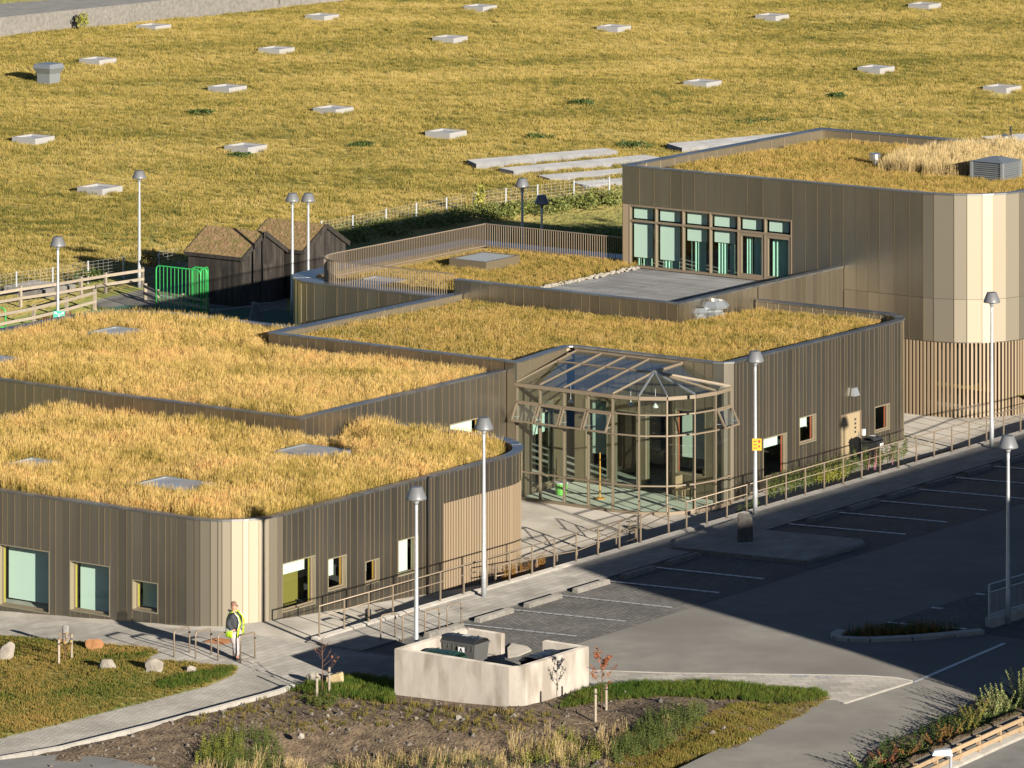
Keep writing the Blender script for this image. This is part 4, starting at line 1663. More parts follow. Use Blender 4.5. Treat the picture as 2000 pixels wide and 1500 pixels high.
part('backrest', mb, M['woodgold'], t_, local=True)

# ------------------------------------------------------------------ skylights and roof equipment
h1 = [skylight([(0, 907), (57, 893.5), (120, 899.5), (75, 919)], 3.40, .42, 'flat skylight in the foreground roof, at the left edge', pane=M['skygrey']),
      skylight([(267, 943), (325, 928), (420, 944.5), (345, 961)], 3.40, .42, 'flat skylight in the middle of the foreground grass roof', pane=M['skygrey']),
      skylight([(530, 880), (605, 864), (678, 880), (630, 893)], 3.40, .42, 'flat skylight beside the inner corner of the left wing', pane=M['skygrey'])]
h2 = [skylight([(168, 649), (217, 638), (290, 642), (241, 655)], 4.06, .38, 'pale grey skylight near the rounded back corner of the left wing'),
      skylight([(-45, 700), (-5, 691), (36, 699), (2, 707)], 4.06, .38, 'skylight cut by the left picture edge on the left wing')]
h4 = [skylight([(875, 505), (938, 492), (1014, 497), (958, 512)], 4.42, .44, 'raised skylight with a bronze kerb on the terrace wing roof', louv=True),
      skylight([(668, 552), (728, 539), (790, 544), (737, 560)], 4.12, .14, 'low pale skylight behind the front bars of the roof railing')]

# fans on the central wing
def fan(px, py, z, s, label):
    p = back(px, py, z)
    t_ = thing('roof_fan', label, 'roof fan', p, TH, 'ventilation fans on the central wing')
    mb = MB()
    mb.box(-.32 * s, .32 * s, -.32 * s, .32 * s, 0, .3 * s)
    part('base', mb, M['zinc'], t_, local=True)
    mb = MB()
    n = 8
    mb.lathe([(.36 * s, .3 * s), (.4 * s, .36 * s), (.36 * s, .42 * s), (.62 * s, .5 * s), (.66 * s, .58 * s), (.45 * s, .78 * s), (.42 * s, .78 * s), (.38 * s, .6 * s)], n)
    part('hood', mb, M['zinc'], t_, local=True)
    mb = MB()
    mb.lathe([(.39 * s, .6 * s), (.38 * s, .64 * s)], n)
    part('grille', mb, M['darkin'], t_, local=True)
    return t_


fan(1393, 625, 4.0, 1.0, 'large octagonal roof fan with an open top beside the terrace wall corner')
fan(1363, 628, 4.0, .72, 'smaller dark roof fan left of the large octagonal fan')
p = back(1945, 353, 7.75)
t_ = thing('vent_housing', 'grey louvred ventilation box standing in the tall grass of the highest roof', 'vent', p, TH)
S_ = 1.45
mb = MB()
for sx in (-1, 1):
    for sy in (-1, 1):
        mb.box(sx * S_ / 2 - .06, sx * S_ / 2 + .06, sy * S_ / 2 - .06, sy * S_ / 2 + .06, 0, .85)
mb.box(-S_ / 2, S_ / 2, -S_ / 2, S_ / 2, 0, .12)
part('frame', mb, M['zinc'], t_, local=True)
mb = MB()
mb.box(-S_ / 2 + .15, S_ / 2 - .15, -S_ / 2 + .15, S_ / 2 - .15, .12, .8)
part('core', mb, M['darkin'], t_, local=True)
mb = MB()
mb.hexa([(-S_ / 2 - .08, -S_ / 2 - .08, .85), (S_ / 2 + .08, -S_ / 2 - .08, .85), (S_ / 2 + .08, S_ / 2 + .08, .85), (-S_ / 2 - .08, S_ / 2 + .08, .85)],
        [(-.25, -.25, 1.0), (.25, -.25, 1.0), (.25, .25, 1.0), (-.25, .25, 1.0)])
part('cap', mb, M['zinc'], t_, local=True)
for k in range(8):
    z_ = .16 + k * .085
    for (ax, ay, bx_, by_) in ((-S_ / 2, -S_ / 2, S_ / 2, -S_ / 2), (S_ / 2, -S_ / 2, S_ / 2, S_ / 2), (S_ / 2, S_ / 2, -S_ / 2, S_ / 2), (-S_ / 2, S_ / 2, -S_ / 2, -S_ / 2)):
        mb = MB()
        d = Vector((bx_ - ax, by_ - ay, 0)).normalized()
        n_ = Vector((d.y, -d.x, 0))
        a, b = Vector((ax, ay, z_)) + d * .06, Vector((bx_, by_, z_)) - d * .06
        mb.hexa([a + n_ * .05, b + n_ * .05, b - n_ * .06 + Vector((0, 0, .045)), a - n_ * .06 + Vector((0, 0, .045))],
                [a + n_ * .05 + Vector((0, 0, .015)), b + n_ * .05 + Vector((0, 0, .015)), b - n_ * .06 + Vector((0, 0, .06)), a - n_ * .06 + Vector((0, 0, .06))])
        part('louvre', mb, M['zinc'], t_, local=True)
p = back(1709, 329, 7.75)
mb = MB()
mb.lathe([(.12, 0), (.12, .35), (.25, .36), (.25, .62), (.22, .64)], 16)
t_ = single('roof_vent', mb, M['alu'], 'small round aluminium vent cap on the highest roof', 'vent', smooth=False)
t_.location = p
p = back(1963, 281, 7.75)
mb = MB()
mb.lathe([(.08, 0), (.08, .25), (.30, .27), (.26, .36), (.1, .42)], 16)
t_ = single('roof_vent', mb, M['alu'], 'low domed aluminium vent at the back of the highest roof', 'vent')
t_.location = p
p = back(1974, 280, 7.75)
mb = MB()
mb.lathe([(.05, 0), (.05, .75)], 8)
t_ = single('vent_pipe', mb, M['blackplastic'], 'thin black pipe beside the domed vent on the highest roof', 'pipe')
t_.location = p
p = back(502, 0, 0)

# ------------------------------------------------------------------ grass on the roofs
RT = np.random.default_rng(5)
tall = [tuft(18, .55, .011, .13, .16, RT, .6) for _ in range(8)]
short = [tuft(16, .26, .013, .13, .3, RT, .3) for _ in range(7)]
wisp = [tuft(3, .62, .008, .12, .25, RT, 1.0) for _ in range(5)]


def roofgrass(name, poly, z, dens, tufts, material, smin, smax, holes=(), ns=.25, seed=1, hmul=None):
    pts = sample_poly(uvpoly(poly), dens, holes)
    n = vnoise(pts[:, 0], pts[:, 1], ns, seed) * .6 + vnoise(pts[:, 0], pts[:, 1], ns * 3.3, seed + 3) * .4
    s = smin + (smax - smin) * n
    s *= rng.uniform(.8, 1.15, len(s))
    if hmul is not None:
        s *= hmul(pts)
    P3 = np.column_stack([pts, np.full(len(pts), z)])
    w = np.clip(s, .75, 1.1)
    return scatter(name, P3, np.column_stack([w, w, s]), tufts, material)


R1 = [(131.75, 123.4), (131.75, 107)] + arc(133.5, 106.92, 1.8, 180, 270, 8) + arc(145.6, 107.72, 2.5, 270, 360, 8) + [(148.3, 112.4), (144.3, 112.4), (144.3, 123.4)]


def low_corner(pts):                # bare gravelly spot by the inner corner and the skylight
    c = W(145.6, 112.0).xy
    d = np.hypot(pts[:, 0] - c[0], pts[:, 1] - c[1])
    return np.clip((d - .3) / 1.2, .12, 1)


roofgrass('roof_grass', R1, D1, 62, tall, M['gold'], .62, 1.42, h1, hmul=low_corner)
R2 = [(144.95, 133.5), (144.95, 113.1), (156.5, 113.1), (156.5, 124.2), (159.7, 124.2), (159.7, 130.5)] + arc(156.7, 130.5, 3.0, 0, 90, 8)[1:]
roofgrass('roof_grass', R2, 3.7, 55, tall, M['gold'], .5, 1.2, h2, seed=4)
R3 = [(157.4, 123.2), (157.4, 112.9), (161.6, 112.9), (161.6, 106.5), (162.0, 106.2), (172.8, 106.2), (173.9, 107), (174.2, 108), (174.2, 112.7), (168.8, 112.9), (168.8, 123.2)]
hf = [[back(1340, 640, 4).xy, back(1440, 640, 4).xy, back(1440, 600, 4).xy, back(1340, 600, 4).xy]]
roofgrass('roof_grass', R3, 4.0, 60, short, M['goldshort'], .6, 1.25, (), seed=7)
roofgrass('roof_grass_wisps', R3, 4.0, 2.2, wisp, M['straw'], .5, 1.0, (), seed=8)
R4 = [(169.8, 130), (169.8, 124.2), (171.5, 123.35), (181.3, 123.35), (181.3, 130.9), (171.3, 131.0)]
roofgrass('roof_grass', R4, 3.98, 55, short, M['goldshort'], .5, 1.1, h4, seed=9)
R5 = [(181.7, 123.2), (181.7, 109.3)] + arc(184.25, 109.3, 2.4, 180, 270, 6)[1:] + [(196.2, 106.9), (196.2, 123.2)]
roofgrass('roof_grass', R5, 7.75, 45, short, M['goldshort'], .6, 1.3, (), seed=10)
R5b = [UV(*back(x, y, 7.75).xy) for x, y in ((1715, 335), (1760, 318), (1860, 300), (1960, 290), (2080, 300), (2080, 345), (1960, 345), (1905, 352), (1800, 345))]
vb = [UV(*back(x, y, 7.75).xy) for x, y in ((1900, 350), (1945, 360), (1995, 345), (1945, 335))]
roofgrass('roof_grass_tall', R5b, 7.75, 40, tall, M['straw'], .8, 1.3, [uvpoly(vb)], seed=11)
# loose stones showing at the inner corner of the foreground roof
mb = MB()
for k in range(220):
    uu, vv = 145.2 + random.gauss(0, .35), 112.35 + random.gauss(0, .18)
    if vv > 112.55 and uu > 144.4:
        vv = 112.5
    s_ = random.uniform(.03, .09)
    c = W(uu, vv, 3.0 + s_ * .3)
    mb.lathe([(s_ * .5, c.z - s_ * .3), (s_, c.z), (s_ * .4, c.z + s_ * .5)], 5, (c.x, c.y))
for k in range(500):
    px_, py_ = random.uniform(1340, 1440), random.uniform(612, 632)
    c = back(px_, py_, 4.0)
    s_ = random.uniform(.03, .07)
    mb.lathe([(s_ * .5, c.z - s_ * .3), (s_, c.z), (s_ * .4, c.z + s_ * .5)], 5, (c.x, c.y))
setting('roof_gravel', mb, M['gravelstone'], 'stuff')
# ------------------------------------------------------------------ meadow grass
def zf(pts):
    out = np.zeros(len(pts))
    for i, (x, y) in enumerate(pts):
        out[i] = gF(*UV(x, y))
    return out


fdl = [tuft(20, .23, .017, .27, .4, RT, .2) for _ in range(8)]
field_poly = [FL(*p) for p in ((-60, 580), (32, 565), (190, 541), (420, 502), (640, 460), (800, 430), (988, 398), (1190, 376), (1225, 352), (1400, 300), (1600, 262), (1800, 276), (2100, 300), (2100, -12), (560, -12), (480, 22), (0, 78), (-60, 84))]
FW = uvpoly(field_poly)
SKYL = [(300, 53), (191, 119), (65, 272), (195, 370), (444, 173), (480, 289), (651, 215), (540, 98), (629, 33), (938, 15), (879, 76), (871, 261), (1199, 55), (1372, 163), (1711, 135), (1508, 33), (1957, 173), (1806, 11)]
STRIPS = [[(912, 312), (1180, 289), (1206, 294), (930, 320)], [(975, 328), (1258, 302), (1290, 307), (1003, 334)], [(1050, 342), (1222, 328), (1240, 333), (1074, 349)], [(1118, 355), (1220, 347), (1240, 351), (1144, 364)],
          [(1302, 280), (1560, 257), (1600, 262), (1332, 289)], [(1915, 267), (2060, 256), (2090, 262), (1952, 276)]]
holes = []
for x, y in SKYL:
    c = back(x, y, .3)
    uu, vv = UV(c.x, c.y)
    holes.append(uvpoly([(uu - .85, vv - .85), (uu + .85, vv - .85), (uu + .85, vv + .85), (uu - .85, vv + .85)]))
for q in STRIPS:
    holes.append([back(x, y, .3).xy for x, y in q])
p_ = np.array([(a.x, a.y) for a in FW])
cen = sample_poly(FW, 15.0, holes)
n1 = vnoise(cen[:, 0] * .7, cen[:, 1], .35, 2) * .5 + vnoise(cen[:, 0], cen[:, 1], 1.3, 5) * .5
s = .45 + .75 * n1
s *= rng.uniform(.75, 1.2, len(s))
P3 = np.column_stack([cen, zf(cen)])
scatter('meadow_grass', P3, np.column_stack([np.clip(s, .8, 1.2), np.clip(s, .8, 1.2), s]), fdl, M['fieldgrass'])


def leafcloud(blobs, nleaf, size, seed=0, upright=.0):
    """blobs: (x,y,z,rx,ry,rz) ellipsoids; returns MB-like arrays with colour attribute"""
    r_ = np.random.default_rng(seed)
    vs, fs, cs_ = [], [], []
    vol = np.array([b[3] * b[4] * b[5] for b in blobs])
    vol = vol / vol.sum()
    for b, w_ in zip(blobs, vol):
        n_ = max(3, int(nleaf * w_))
        d = r_.normal(size=(n_, 3))
        d /= np.linalg.norm(d, axis=1)[:, None]
        rr = r_.uniform(.35, 1, n_) ** .5
        P = np.array(b[:3]) + d * rr[:, None] * np.array(b[3:6])
        for p in P:
            a = r_.normal(size=3)
            a /= np.linalg.norm(a)
            c = np.cross(a, r_.normal(size=3))
            c /= np.linalg.norm(c) + 1e-9
            s_ = size * r_.uniform(.6, 1.3)
            k = len(vs)
            vs += [tuple(p - a * s_), tuple(p + c * s_ * .45), tuple(p + a * s_), tuple(p - c * s_ * .45)]
            fs.append((k, k + 1, k + 2, k + 3))
            cs_ += [r_.uniform(0, 1)] * 4
    return vs, fs, cs_


def leafmesh(name, vs, fs, cs_, m):
    me = bpy.data.meshes.new(name)
    me.from_pydata(vs, [], fs)
    me.materials.append(m)
    a = me.attributes.new('bc', 'FLOAT', 'POINT')
    a.data.foreach_set('value', np.array(cs_, dtype=np.float32))
    return me


# ------------------------------------------------------------------ field skylights and strips
f = MB()
S_ = .84
f.box(-S_, S_, -S_, -S_ + .1, 0, .34)
f.box(-S_, S_, S_ - .1, S_, 0, .34)
f.box(-S_, -S_ + .1, -S_ + .1, S_ - .1, 0, .34)
f.box(S_ - .1, S_, -S_ + .1, S_ - .1, 0, .34)
fme = mesh_of('frame', f, M['skywhite'])
f = MB()
f.box(-S_ + .1, S_ - .1, -S_ + .1, S_ - .1, .20, .24)
f.box(-.02, .02, -S_ + .1, S_ - .1, .24, .26)
pme = mesh_of('pane', f, M['skygrey'])
where = ['second from the left in the top row, right of the small bush', 'left one near the top, behind the grey vent hood', 'alone at the left picture edge, in line with the street lamp head', 'low one just left of the tall lamp head at left', 'between the grey vent hood and the middle of the meadow',
         'left of the middle of the meadow, above the pair of lamps', 'near the middle left, fourth row of the meadow', 'upper middle left, third from the left near the top', 'at the top, left of the middle', 'at the top, just left of the middle', 'below the topmost middle one', 'right of the middle, nearest the long pale strips', 'upper right of the middle, alone', 'right half, nearest above the highest block',
         'far right half, second from the right edge', 'at the top, right of the middle', 'touching the right picture edge', 'at the very top right']
for (x, y), wv in zip(SKYL, where):
    c = back(x, y, .17)
    c.z = gF(*UV(c.x, c.y))
    c = back(x, y, c.z + .17)
    t_ = thing('roof_light', 'roof light', 'roof light', (c.x, c.y, c.z - .17), TH + random.uniform(-.04, .04), 'white roof lights scattered over the meadow')
    link('frame', fme, t_)
    link('pane', pme, t_)
    t_['label'] = ('white roof light, ' + wv).replace(' of the meadow', '')
names = ['farthest of the left four', 'second of the left four from the back', 'third of the left four from the back', 'nearest of the left four, partly behind the block', 'just behind the back left edge of the tall block', 'at the right picture edge behind the tall block']
for q, nm in zip(STRIPS, names):
    P = [back(x, y, .32) for x, y in q]
    P = [P[0], P[3], P[2], P[1]]
    o_ = P[0].copy()
    t_ = thing('concrete_strip', 'long low pale slab, ' + nm, 'concrete slab', (o_.x, o_.y, 0), 0, 'long pale slabs lying in the meadow')
    a, b, c, d = P
    nseg = 5
    for k in range(nseg):
        mb = MB()
        f0, f1 = (k + .004) / nseg, (k + .996) / nseg
        q4 = [a.lerp(d, f0), b.lerp(c, f0), b.lerp(c, f1), a.lerp(d, f1)]
        mb.hexa([(p.x, p.y, 0) for p in q4], [(p.x, p.y, .32) for p in q4])
        part('slab', mb, M['strip'], t_)
# vent hood in the meadow
p = back(95, 162, 0)
t_ = thing('vent_hood', 'grey metal vent hood standing in the meadow at far left', 'vent', p, TH)
mb = MB()
mb.box(-.5, .5, -.5, .5, 0, .6)
part('base', mb, M['zinc'], t_, local=True)
mb = MB()
q0 = [(-.5, -.5), (.5, -.5), (.5, .5), (-.5, .5)]
mb.hexa([(x, y, .6) for x, y in q0], [(x * 1.4, y * 1.4, .95) for x, y in q0])
mb.hexa([(x * 1.4, y * 1.4, .95) for x, y in q0], [(x * 1.2, y * 1.2, 1.2) for x, y in q0])
part('hood', mb, M['zinc'], t_, local=True)
# bushes in the meadow
BUSH = [(160, 62, .55, .8, 'leafyellow', 'small upright yellow green bush in the meadow at top left'), (1135, 208, 1.1, .35, 'leafdark', 'low dark green shrub in the meadow, right of the middle'), (1633, 190, 1.1, .35, 'leafdark', 'low dark green shrub in the meadow, upper right'),
        (1480, 238, 1.8, .25, 'leafdark', 'low spreading shrub in the meadow just behind the tall block'), (385, 226, 1.3, .3, 'leafdark', 'low dull shrub in the meadow, left of the middle'), (470, 302, 1.0, .3, 'leafdark', 'low green shrub touching a white roof light, left of the middle'),
        (1235, 285, 1.2, .35, 'leafdark', 'low shrub in the meadow beside the second long slab'), (705, 283, 1.2, .25, 'leafdark', 'low flat green shrub in the middle of the meadow'), (1050, 268, 1.2, .25, 'leafdark', 'low shrub in the meadow above the farthest long slab')]
for i, (x, y, r, h, m_, lab) in enumerate(BUSH):
    c = back(x, y, .1)
    z_ = gF(*UV(c.x, c.y))
    bl = [(random.uniform(-r * .5, r * .5), random.uniform(-r * .5, r * .5), h * .45 + random.uniform(-.1, .1) * h, r * .5, r * .5, h * .5) for _ in range(5)]
    if i == 0:
        bl = [(0, 0, .5, .3, .3, .35), (.1, .1, .95, .35, .3, .3), (-.15, 0, .8, .3, .3, .3), (.2, -.1, .6, .3, .25, .25)]
    o = link('bush', leafmesh('bush', *leafcloud(bl, 420, .09, i), M[m_]), None, (c.x, c.y, z_))
    tag(o, lab, 'bush')
# far boundary wall and road
P = [back(x, y, .0) for x, y in ((-120, 92), (0, 77), (250, 50), (480, 23), (590, 8), (720, -6))]
t_ = thing('boundary_wall', 'long low concrete wall at the top left corner beyond the meadow', 'wall', P[1])
for a, b in zip(P, P[1:]):
    mb = MB()
    mb.bar(a + Vector((0, 0, .7)), b + Vector((0, 0, .7)), .3, 1.5)
    part('wall_panel', mb, M['kerbdark'], t_)
drape('far_road', [UV(p.x, p.y) for p in [a + Vector((0, .4, 0)) for a in P]] + [UV(80, 430), UV(-120, 430)], g0, .06, M['asphalt2'], step=20)
p = back(572, 3, .8)
mb = MB()
mb.bar((p.x - 1, p.y, 1.55), (p.x + 1.0, p.y + .1, 1.55), .07, .12)
for k in (-1, 1):
    mb.bar((p.x + k, p.y + .05, 1.2), (p.x + k, p.y + .05, 1.55), .06, .06)
single('white_barrier', mb, M['label'], 'thin white barrier at the top edge behind the far concrete wall', 'barrier')

# ------------------------------------------------------------------ street lamps
HL = 5.9


def lamp_parts(t_, h=HL, black=False):
    mb = MB()
    mb.tube([(0, 0, -.05), (0, 0, .9), (0, 0, 1.0), (0, 0, h - .75), (0, 0, h - .52)], [.085, .085, .075, .05, .055], 12)
    part('pole', mb, M['blackplastic'] if black else M['galv'], t_, True, True)
    mb = MB()
    mb.lathe([(.055, h - .55), (.09, h - .45), (.10, h - .40), (.14, h - .385)], 14)
    part('neck', mb, M['galv'], t_, True, True)
    mb = MB()
    mb.lathe([(.13, h - .40), (.31, h - .39), (.325, h - .365), (.30, h - .30), (.19, h - .02), (.17, h - .005), (.10, h)], 24)
    part('lamp_shade', mb, M['shadeblack'] if black else M['shade'], t_, True, True)
    mb = MB()
    mb.lathe([(.1, h - .41), (.27, h - .40), (.25, h - .387)], 20)
    part('diffuser', mb, M['white'], t_, True, True)


LAMPS = [(813, 1330, 950, 'front left street lamp, its foot hidden behind the concrete bin enclosure', gE), (945, 1168, 815, 'tall street lamp standing on the pavement in front of the louvred wall end', gE), (1475, 1008, 688, 'street lamp with a yellow sign on its pole, right of the conservatory', g0),
         (1937, 878, 573, 'street lamp in front of the sunlit rounded corner of the tall block', g0), (1969, 1219, 850, 'street lamp in the shaded car park at the right edge', gE),
         (113, None, 462, 'street lamp with a green sign behind the left wing', g0), (272, None, 333, 'tallest seen street lamp in front of the meadow beside the timber fence', g0), (571, None, 377, 'left one of the two close street lamps behind the black sheds', g0), (602, None, 377, 'right one of the two close street lamps behind the black sheds', g0),
         (1020, None, 348, 'grey street lamp behind the roof railing, left of the shaded one', g0)]
l0 = thing('street_lamp', 'x', 'street lamp', (0, 0, 0), 0, 'conical shaded street lamps')
lamp_parts(l0)
for i, (x, yb, yt, lab, fn) in enumerate(LAMPS):
    if yb is None:
        d = FPX * (CAMH - HL) / (yt + 1000)
        p = Vector(((x - 1000) * d / FPX, d, 0))
        sc_ = 1.0
    else:
        p = G(x, yb, fn)
        htop = CAMH - p.y * (yt + 1000) / FPX
        sc_ = (htop - p.z) / HL
        if fn is g0:
            p.z = .05
    if i == 0:
        p = G(813, 1330, gE)
        sc_ = (CAMH - p.y * 1.95 * 1000 / FPX - p.z) / HL
    if i in (7, 8):
        p = back(x, 621, 0)
        sc_ = (CAMH - p.y * 1377 / FPX) / HL
    if i == 6:
        p = back(272, 562, 0)
        sc_ = (CAMH - p.y * 1333 / FPX) / HL
    if i == 0:
        l0.location = p
        l0.scale = (1, 1, sc_)
        l0['label'] = lab
    else:
        dup(l0, p, None, lab, (1, 1, sc_))
d = FPX * (CAMH - HL) / (381 + 1000)
lb = thing('street_lamp', 'shaded street lamp behind the roof railing, left of the tall block', 'street lamp', ((1058 - 1000) * d / FPX, d, 0), 0, 'conical shaded street lamps')
lamp_parts(lb, HL, False)  # same grey lamp as the others; only cast shade darkens it
# one more lamp of the same row stands just beyond the right edge; its head shades the tan door
dd = (5.7 - .5) / math.tan(SUN_EL)
ud, zd = on_v(105.65, 1649, 850)
pd = W(ud, 105.65, 0) + Vector((math.sin(SUN_AZ), -math.cos(SUN_AZ), 0)) * ((5.72 - zd) / math.tan(SUN_EL))
dup(l0, (pd.x, pd.y, gE(*UV(pd.x, pd.y))), None, 'street lamp just beyond the right picture edge', (1, 1, 1))
# signs on lamps
p = G(1475, 1008, g0)
z_ = CAMH - p.y * (867 + 1000) / FPX
t_ = thing('yellow_sign', 'small yellow sign with red and black print on the lamp pole by the conservatory', 'sign', (p.x, p.y - .12, z_))
mb = MB()
mb.box(-.11, .22, -.012, .012, -.21, .21)
part('board', mb, M['signyellow'], t_, local=True)
mb = MB()
for k in range(3):
    mb.box(-.07, .05, -.016, -.013, .10 - k * .12, .13 - k * .12)
part('black_print', mb, M['signblack'], t_, local=True)
mb = MB()
mb.box(.10, .18, -.016, -.013, .06, .16)
mb.box(.10, .17, -.016, -.013, -.1, -.03)
part('red_print', mb, M['signred'], t_, local=True)
d = FPX * (CAMH - HL) / (462 + 1000)
z_ = CAMH - d * (1614) / FPX
t_ = thing('green_sign', 'green assembly point sign with white marks on the left back lamp pole', 'sign', ((116 - 1000) * d / FPX, d - .12, z_))
mb = MB()
mb.box(-.24, .24, -.012, .012, -.14, .16)
part('board', mb, M['signgreen'], t_, local=True)
mb = MB()
mb.box(-.03, .03, -.017, -.013, -.09, -.02)
mb.lathe([(.028, .0), (.028, .05)], 8, (0, -.016))
for sx in (-1, 1):
    mb.hexa([(sx * .19, -.017, .12), (sx * .19, -.013, .12), (sx * .09, -.013, .12), (sx * .09, -.017, .12)], [(sx * .19, -.017, .05), (sx * .19, -.013, .05), (sx * .17, -.013, .05), (sx * .17, -.017, .05)])
    mb.bar((sx * .18, -.016, .11), (sx * .07, -.016, .02), .005, .025)
part('white_print', mb, M['label'], t_, local=True)

# ------------------------------------------------------------------ railings along the kerb
def railing(u0, u1, v, label, step=1.27, h=.98, zb=None):
    t_ = thing('railing', label, 'railing', W(u0, v, .08), TH, 'beige railings along the kerb wall')
    n_ = max(1, round((u1 - u0) / step))
    mb = MB()
    mb.box(-.025, .025, -.018, .018, -.06, h - .02)
    mb.box(-.05, .05, -.05, .05, .0, .015)
    pm = mesh_of('post', mb, M['rail'])
    for k in range(n_ + 1):
        link('post', pm, t_, ((u1 - u0) * k / n_, 0, 0))
    for z_, nm, r in ((h, 'top_rail', .023), (h * .66, 'middle_rail', .016)):
        mb = MB()
        mb.tube([(-.03, 0, z_), (u1 - u0 + .03, 0, z_)], r, 8)
        part(nm, mb, M['rail'], t_, True, True)
    return t_


ua = GUV(624, 1249, g0)[0]
ub = GUV(1255, 1066, g0)[0]
railing(ua, ub, KV, 'long beige railing on the kerb wall beside the foreground wing')
uc = GUV(1346, 1040, g0)[0]
railing(uc, 185, KV, 'long beige railing on the kerb wall, from the conservatory to the right edge')
# stair handrails in the gap
for i, (uu, lab) in enumerate(((ub + .05, 'left beige handrail of the steps down to the forecourt'), (uc - .9, 'short beige handrail beside the steps in front of the conservatory'))):
    t_ = thing('handrail', lab, 'handrail', W(uu, KV, 0), TH + math.pi / 2, 'handrails of the forecourt steps')
    for z_, nm in ((.95, 'top_rail'), (.62, 'middle_rail')):
        mb = MB()
        mb.tube([(0, 0, z_ + .05), (.3, 0, z_ + .05), (1.7, 0, z_ - .65), (1.95, 0, z_ - .65)], .02, 8)
        part(nm, mb, M['rail'], t_, True, True)
    for s_, zt_ in ((.15, .98), (1.8, .3)):
        mb = MB()
        mb.box(s_ - .025, s_ + .025, -.02, .02, -.75, zt_)
        part('post', mb, M['rail'], t_, local=True)
# ramp rail behind the first railing
t_ = thing('ramp_railing', 'second beige railing on the sloping path behind the kerb railing', 'railing', W(143.2, 103.2, 0), TH)
for z_, nm in ((.95, 'top_rail'), (.6, 'middle_rail')):
    mb = MB()
    mb.tube([(k * 1.2, 0, gW(143.2 + k * 1.2, 103.2) + z_ + .0) for k in range(8)], .02, 8)
    part(nm, mb, M['rail'], t_, True, True)
for k in range(8):
    mb = MB()
    g_ = gW(143.2 + k * 1.2, 103.2)
    mb.box(k * 1.2 - .025, k * 1.2 + .025, -.02, .02, g_ - .05, g_ + .93)
    part('post', mb, M['rail'], t_, local=True)

# ------------------------------------------------------------------ bicycle hoops, bollards
def hoop_mesh():
    mb = MB()
    w, h, r = .40, .84, .12
    pts = [(-w, 0, -.05), (-w, 0, h - r)]
    for k in range(1, 6):
        a = math.pi - k * math.pi / 10
        pts.append((-w + r + r * math.cos(a), 0, h - r + r * math.sin(a)))
    for k in range(1, 6):
        a = math.pi / 2 - k * math.pi / 10
        pts.append((w - r + r * math.cos(a), 0, h - r + r * math.sin(a)))
    pts.append((w, 0, -.05))
    mb.tube(pts, .026, 8)
    return mesh_of('hoop_tube', mb, M['rail'], smooth=True)


hme = hoop_mesh()
mb = MB()
mb.tube([(0, 0, 0), (0, 0, .05)], .034, 8)
cme = mesh_of('collar', mb, M['blackplastic'])
HO = [((340, 1284), (370, 1275), 'leftmost hoop of the row beside the man in the yellow vest'), ((382, 1287), (412.6, 1279), 'second hoop from the left beside the man'), ((426, 1291), (456, 1283), 'third hoop from the left, just left of the man'), ((469.5, 1295), (498, 1286), 'hoop in front of the legs of the man'),
      ((743.5, 1254), (772, 1247), 'leftmost hoop of the row by the front left street lamp'), ((786.6, 1254), (815, 1245), 'hoop right behind the front left street lamp pole'), ((829.6, 1245), (858, 1238), 'third hoop of the row by the street lamp, behind the bin enclosure'), ((873.7, 1234), (901, 1227), 'rightmost hoop, above the back corner of the bin enclosure')]
for i, (a, b, lab) in enumerate(HO):
    A_, B_ = G(*a), G(*b)
    mid = (A_ + B_) / 2
    d = B_ - A_
    t_ = thing('bicycle_hoop', 'beige metal bicycle ' + lab, 'bicycle rack', mid, math.atan2(d.y, d.x), 'beige bicycle hoops')
    t_.scale = (d.length / .8, 1, 1)
    link('hoop_tube', hme, t_)
    link('collar', cme, t_, (.40, 0, .62))
for (x, y, h, lab, fn) in ((128, 1262, .66, 'dark bollard on the paving behind the left staked sapling', gL), (719, 1216, .45, 'short black bollard behind the railing near the left row of hoops', gW)):
    p = G(x, y, fn)
    mb = MB()
    mb.lathe([(.10, -.03), (.10, h - .12), (.105, h - .11), (.105, h - .04), (.07, h), (.02, h + .01)], 14)
    o = single('bollard', mb, M['blackplastic'] if x > 300 else M['woodgrey'], lab, 'bollard', smooth=True)
    o.location = p
mb = MB()
p = G(430, 1253)
mb.box(-.36, .36, -.36, .36, -.02, .022)
for k in range(6):
    mb.box(-.3, .3, -.28 + k * .1, -.24 + k * .1, .022, .03)
o = single('rusty_grate', mb, M['rust'], 'rusty brown square grate in the paving just left of the man', 'grate')
o.location = p
o.rotation_euler = (0, 0, TH)

# ------------------------------------------------------------------ bin enclosure
EN = thing('bin_enclosure', 'pale cast concrete walls of the bin enclosure in the foreground', 'enclosure', W(128.8, 91.5, 0))
zt_ = 1.57
encl_px = {'W': (767, 1270), 'N': (903, 1225), 'S': (1018, 1303), 'E': (1155, 1262)}
EU = {k: UV(*back(x, y, zt_).xy) for k, (x, y) in encl_px.items()}
u0, u1 = 126.55, 130.55
v0, v1 = (EU['S'][1] + EU['E'][1]) / 2, (EU['W'][1] + EU['N'][1]) / 2
u0 = (EU['S'][0] + EU['W'][0]) / 2
u1 = (EU['N'][0] + EU['E'][0]) / 2
T_ = .2


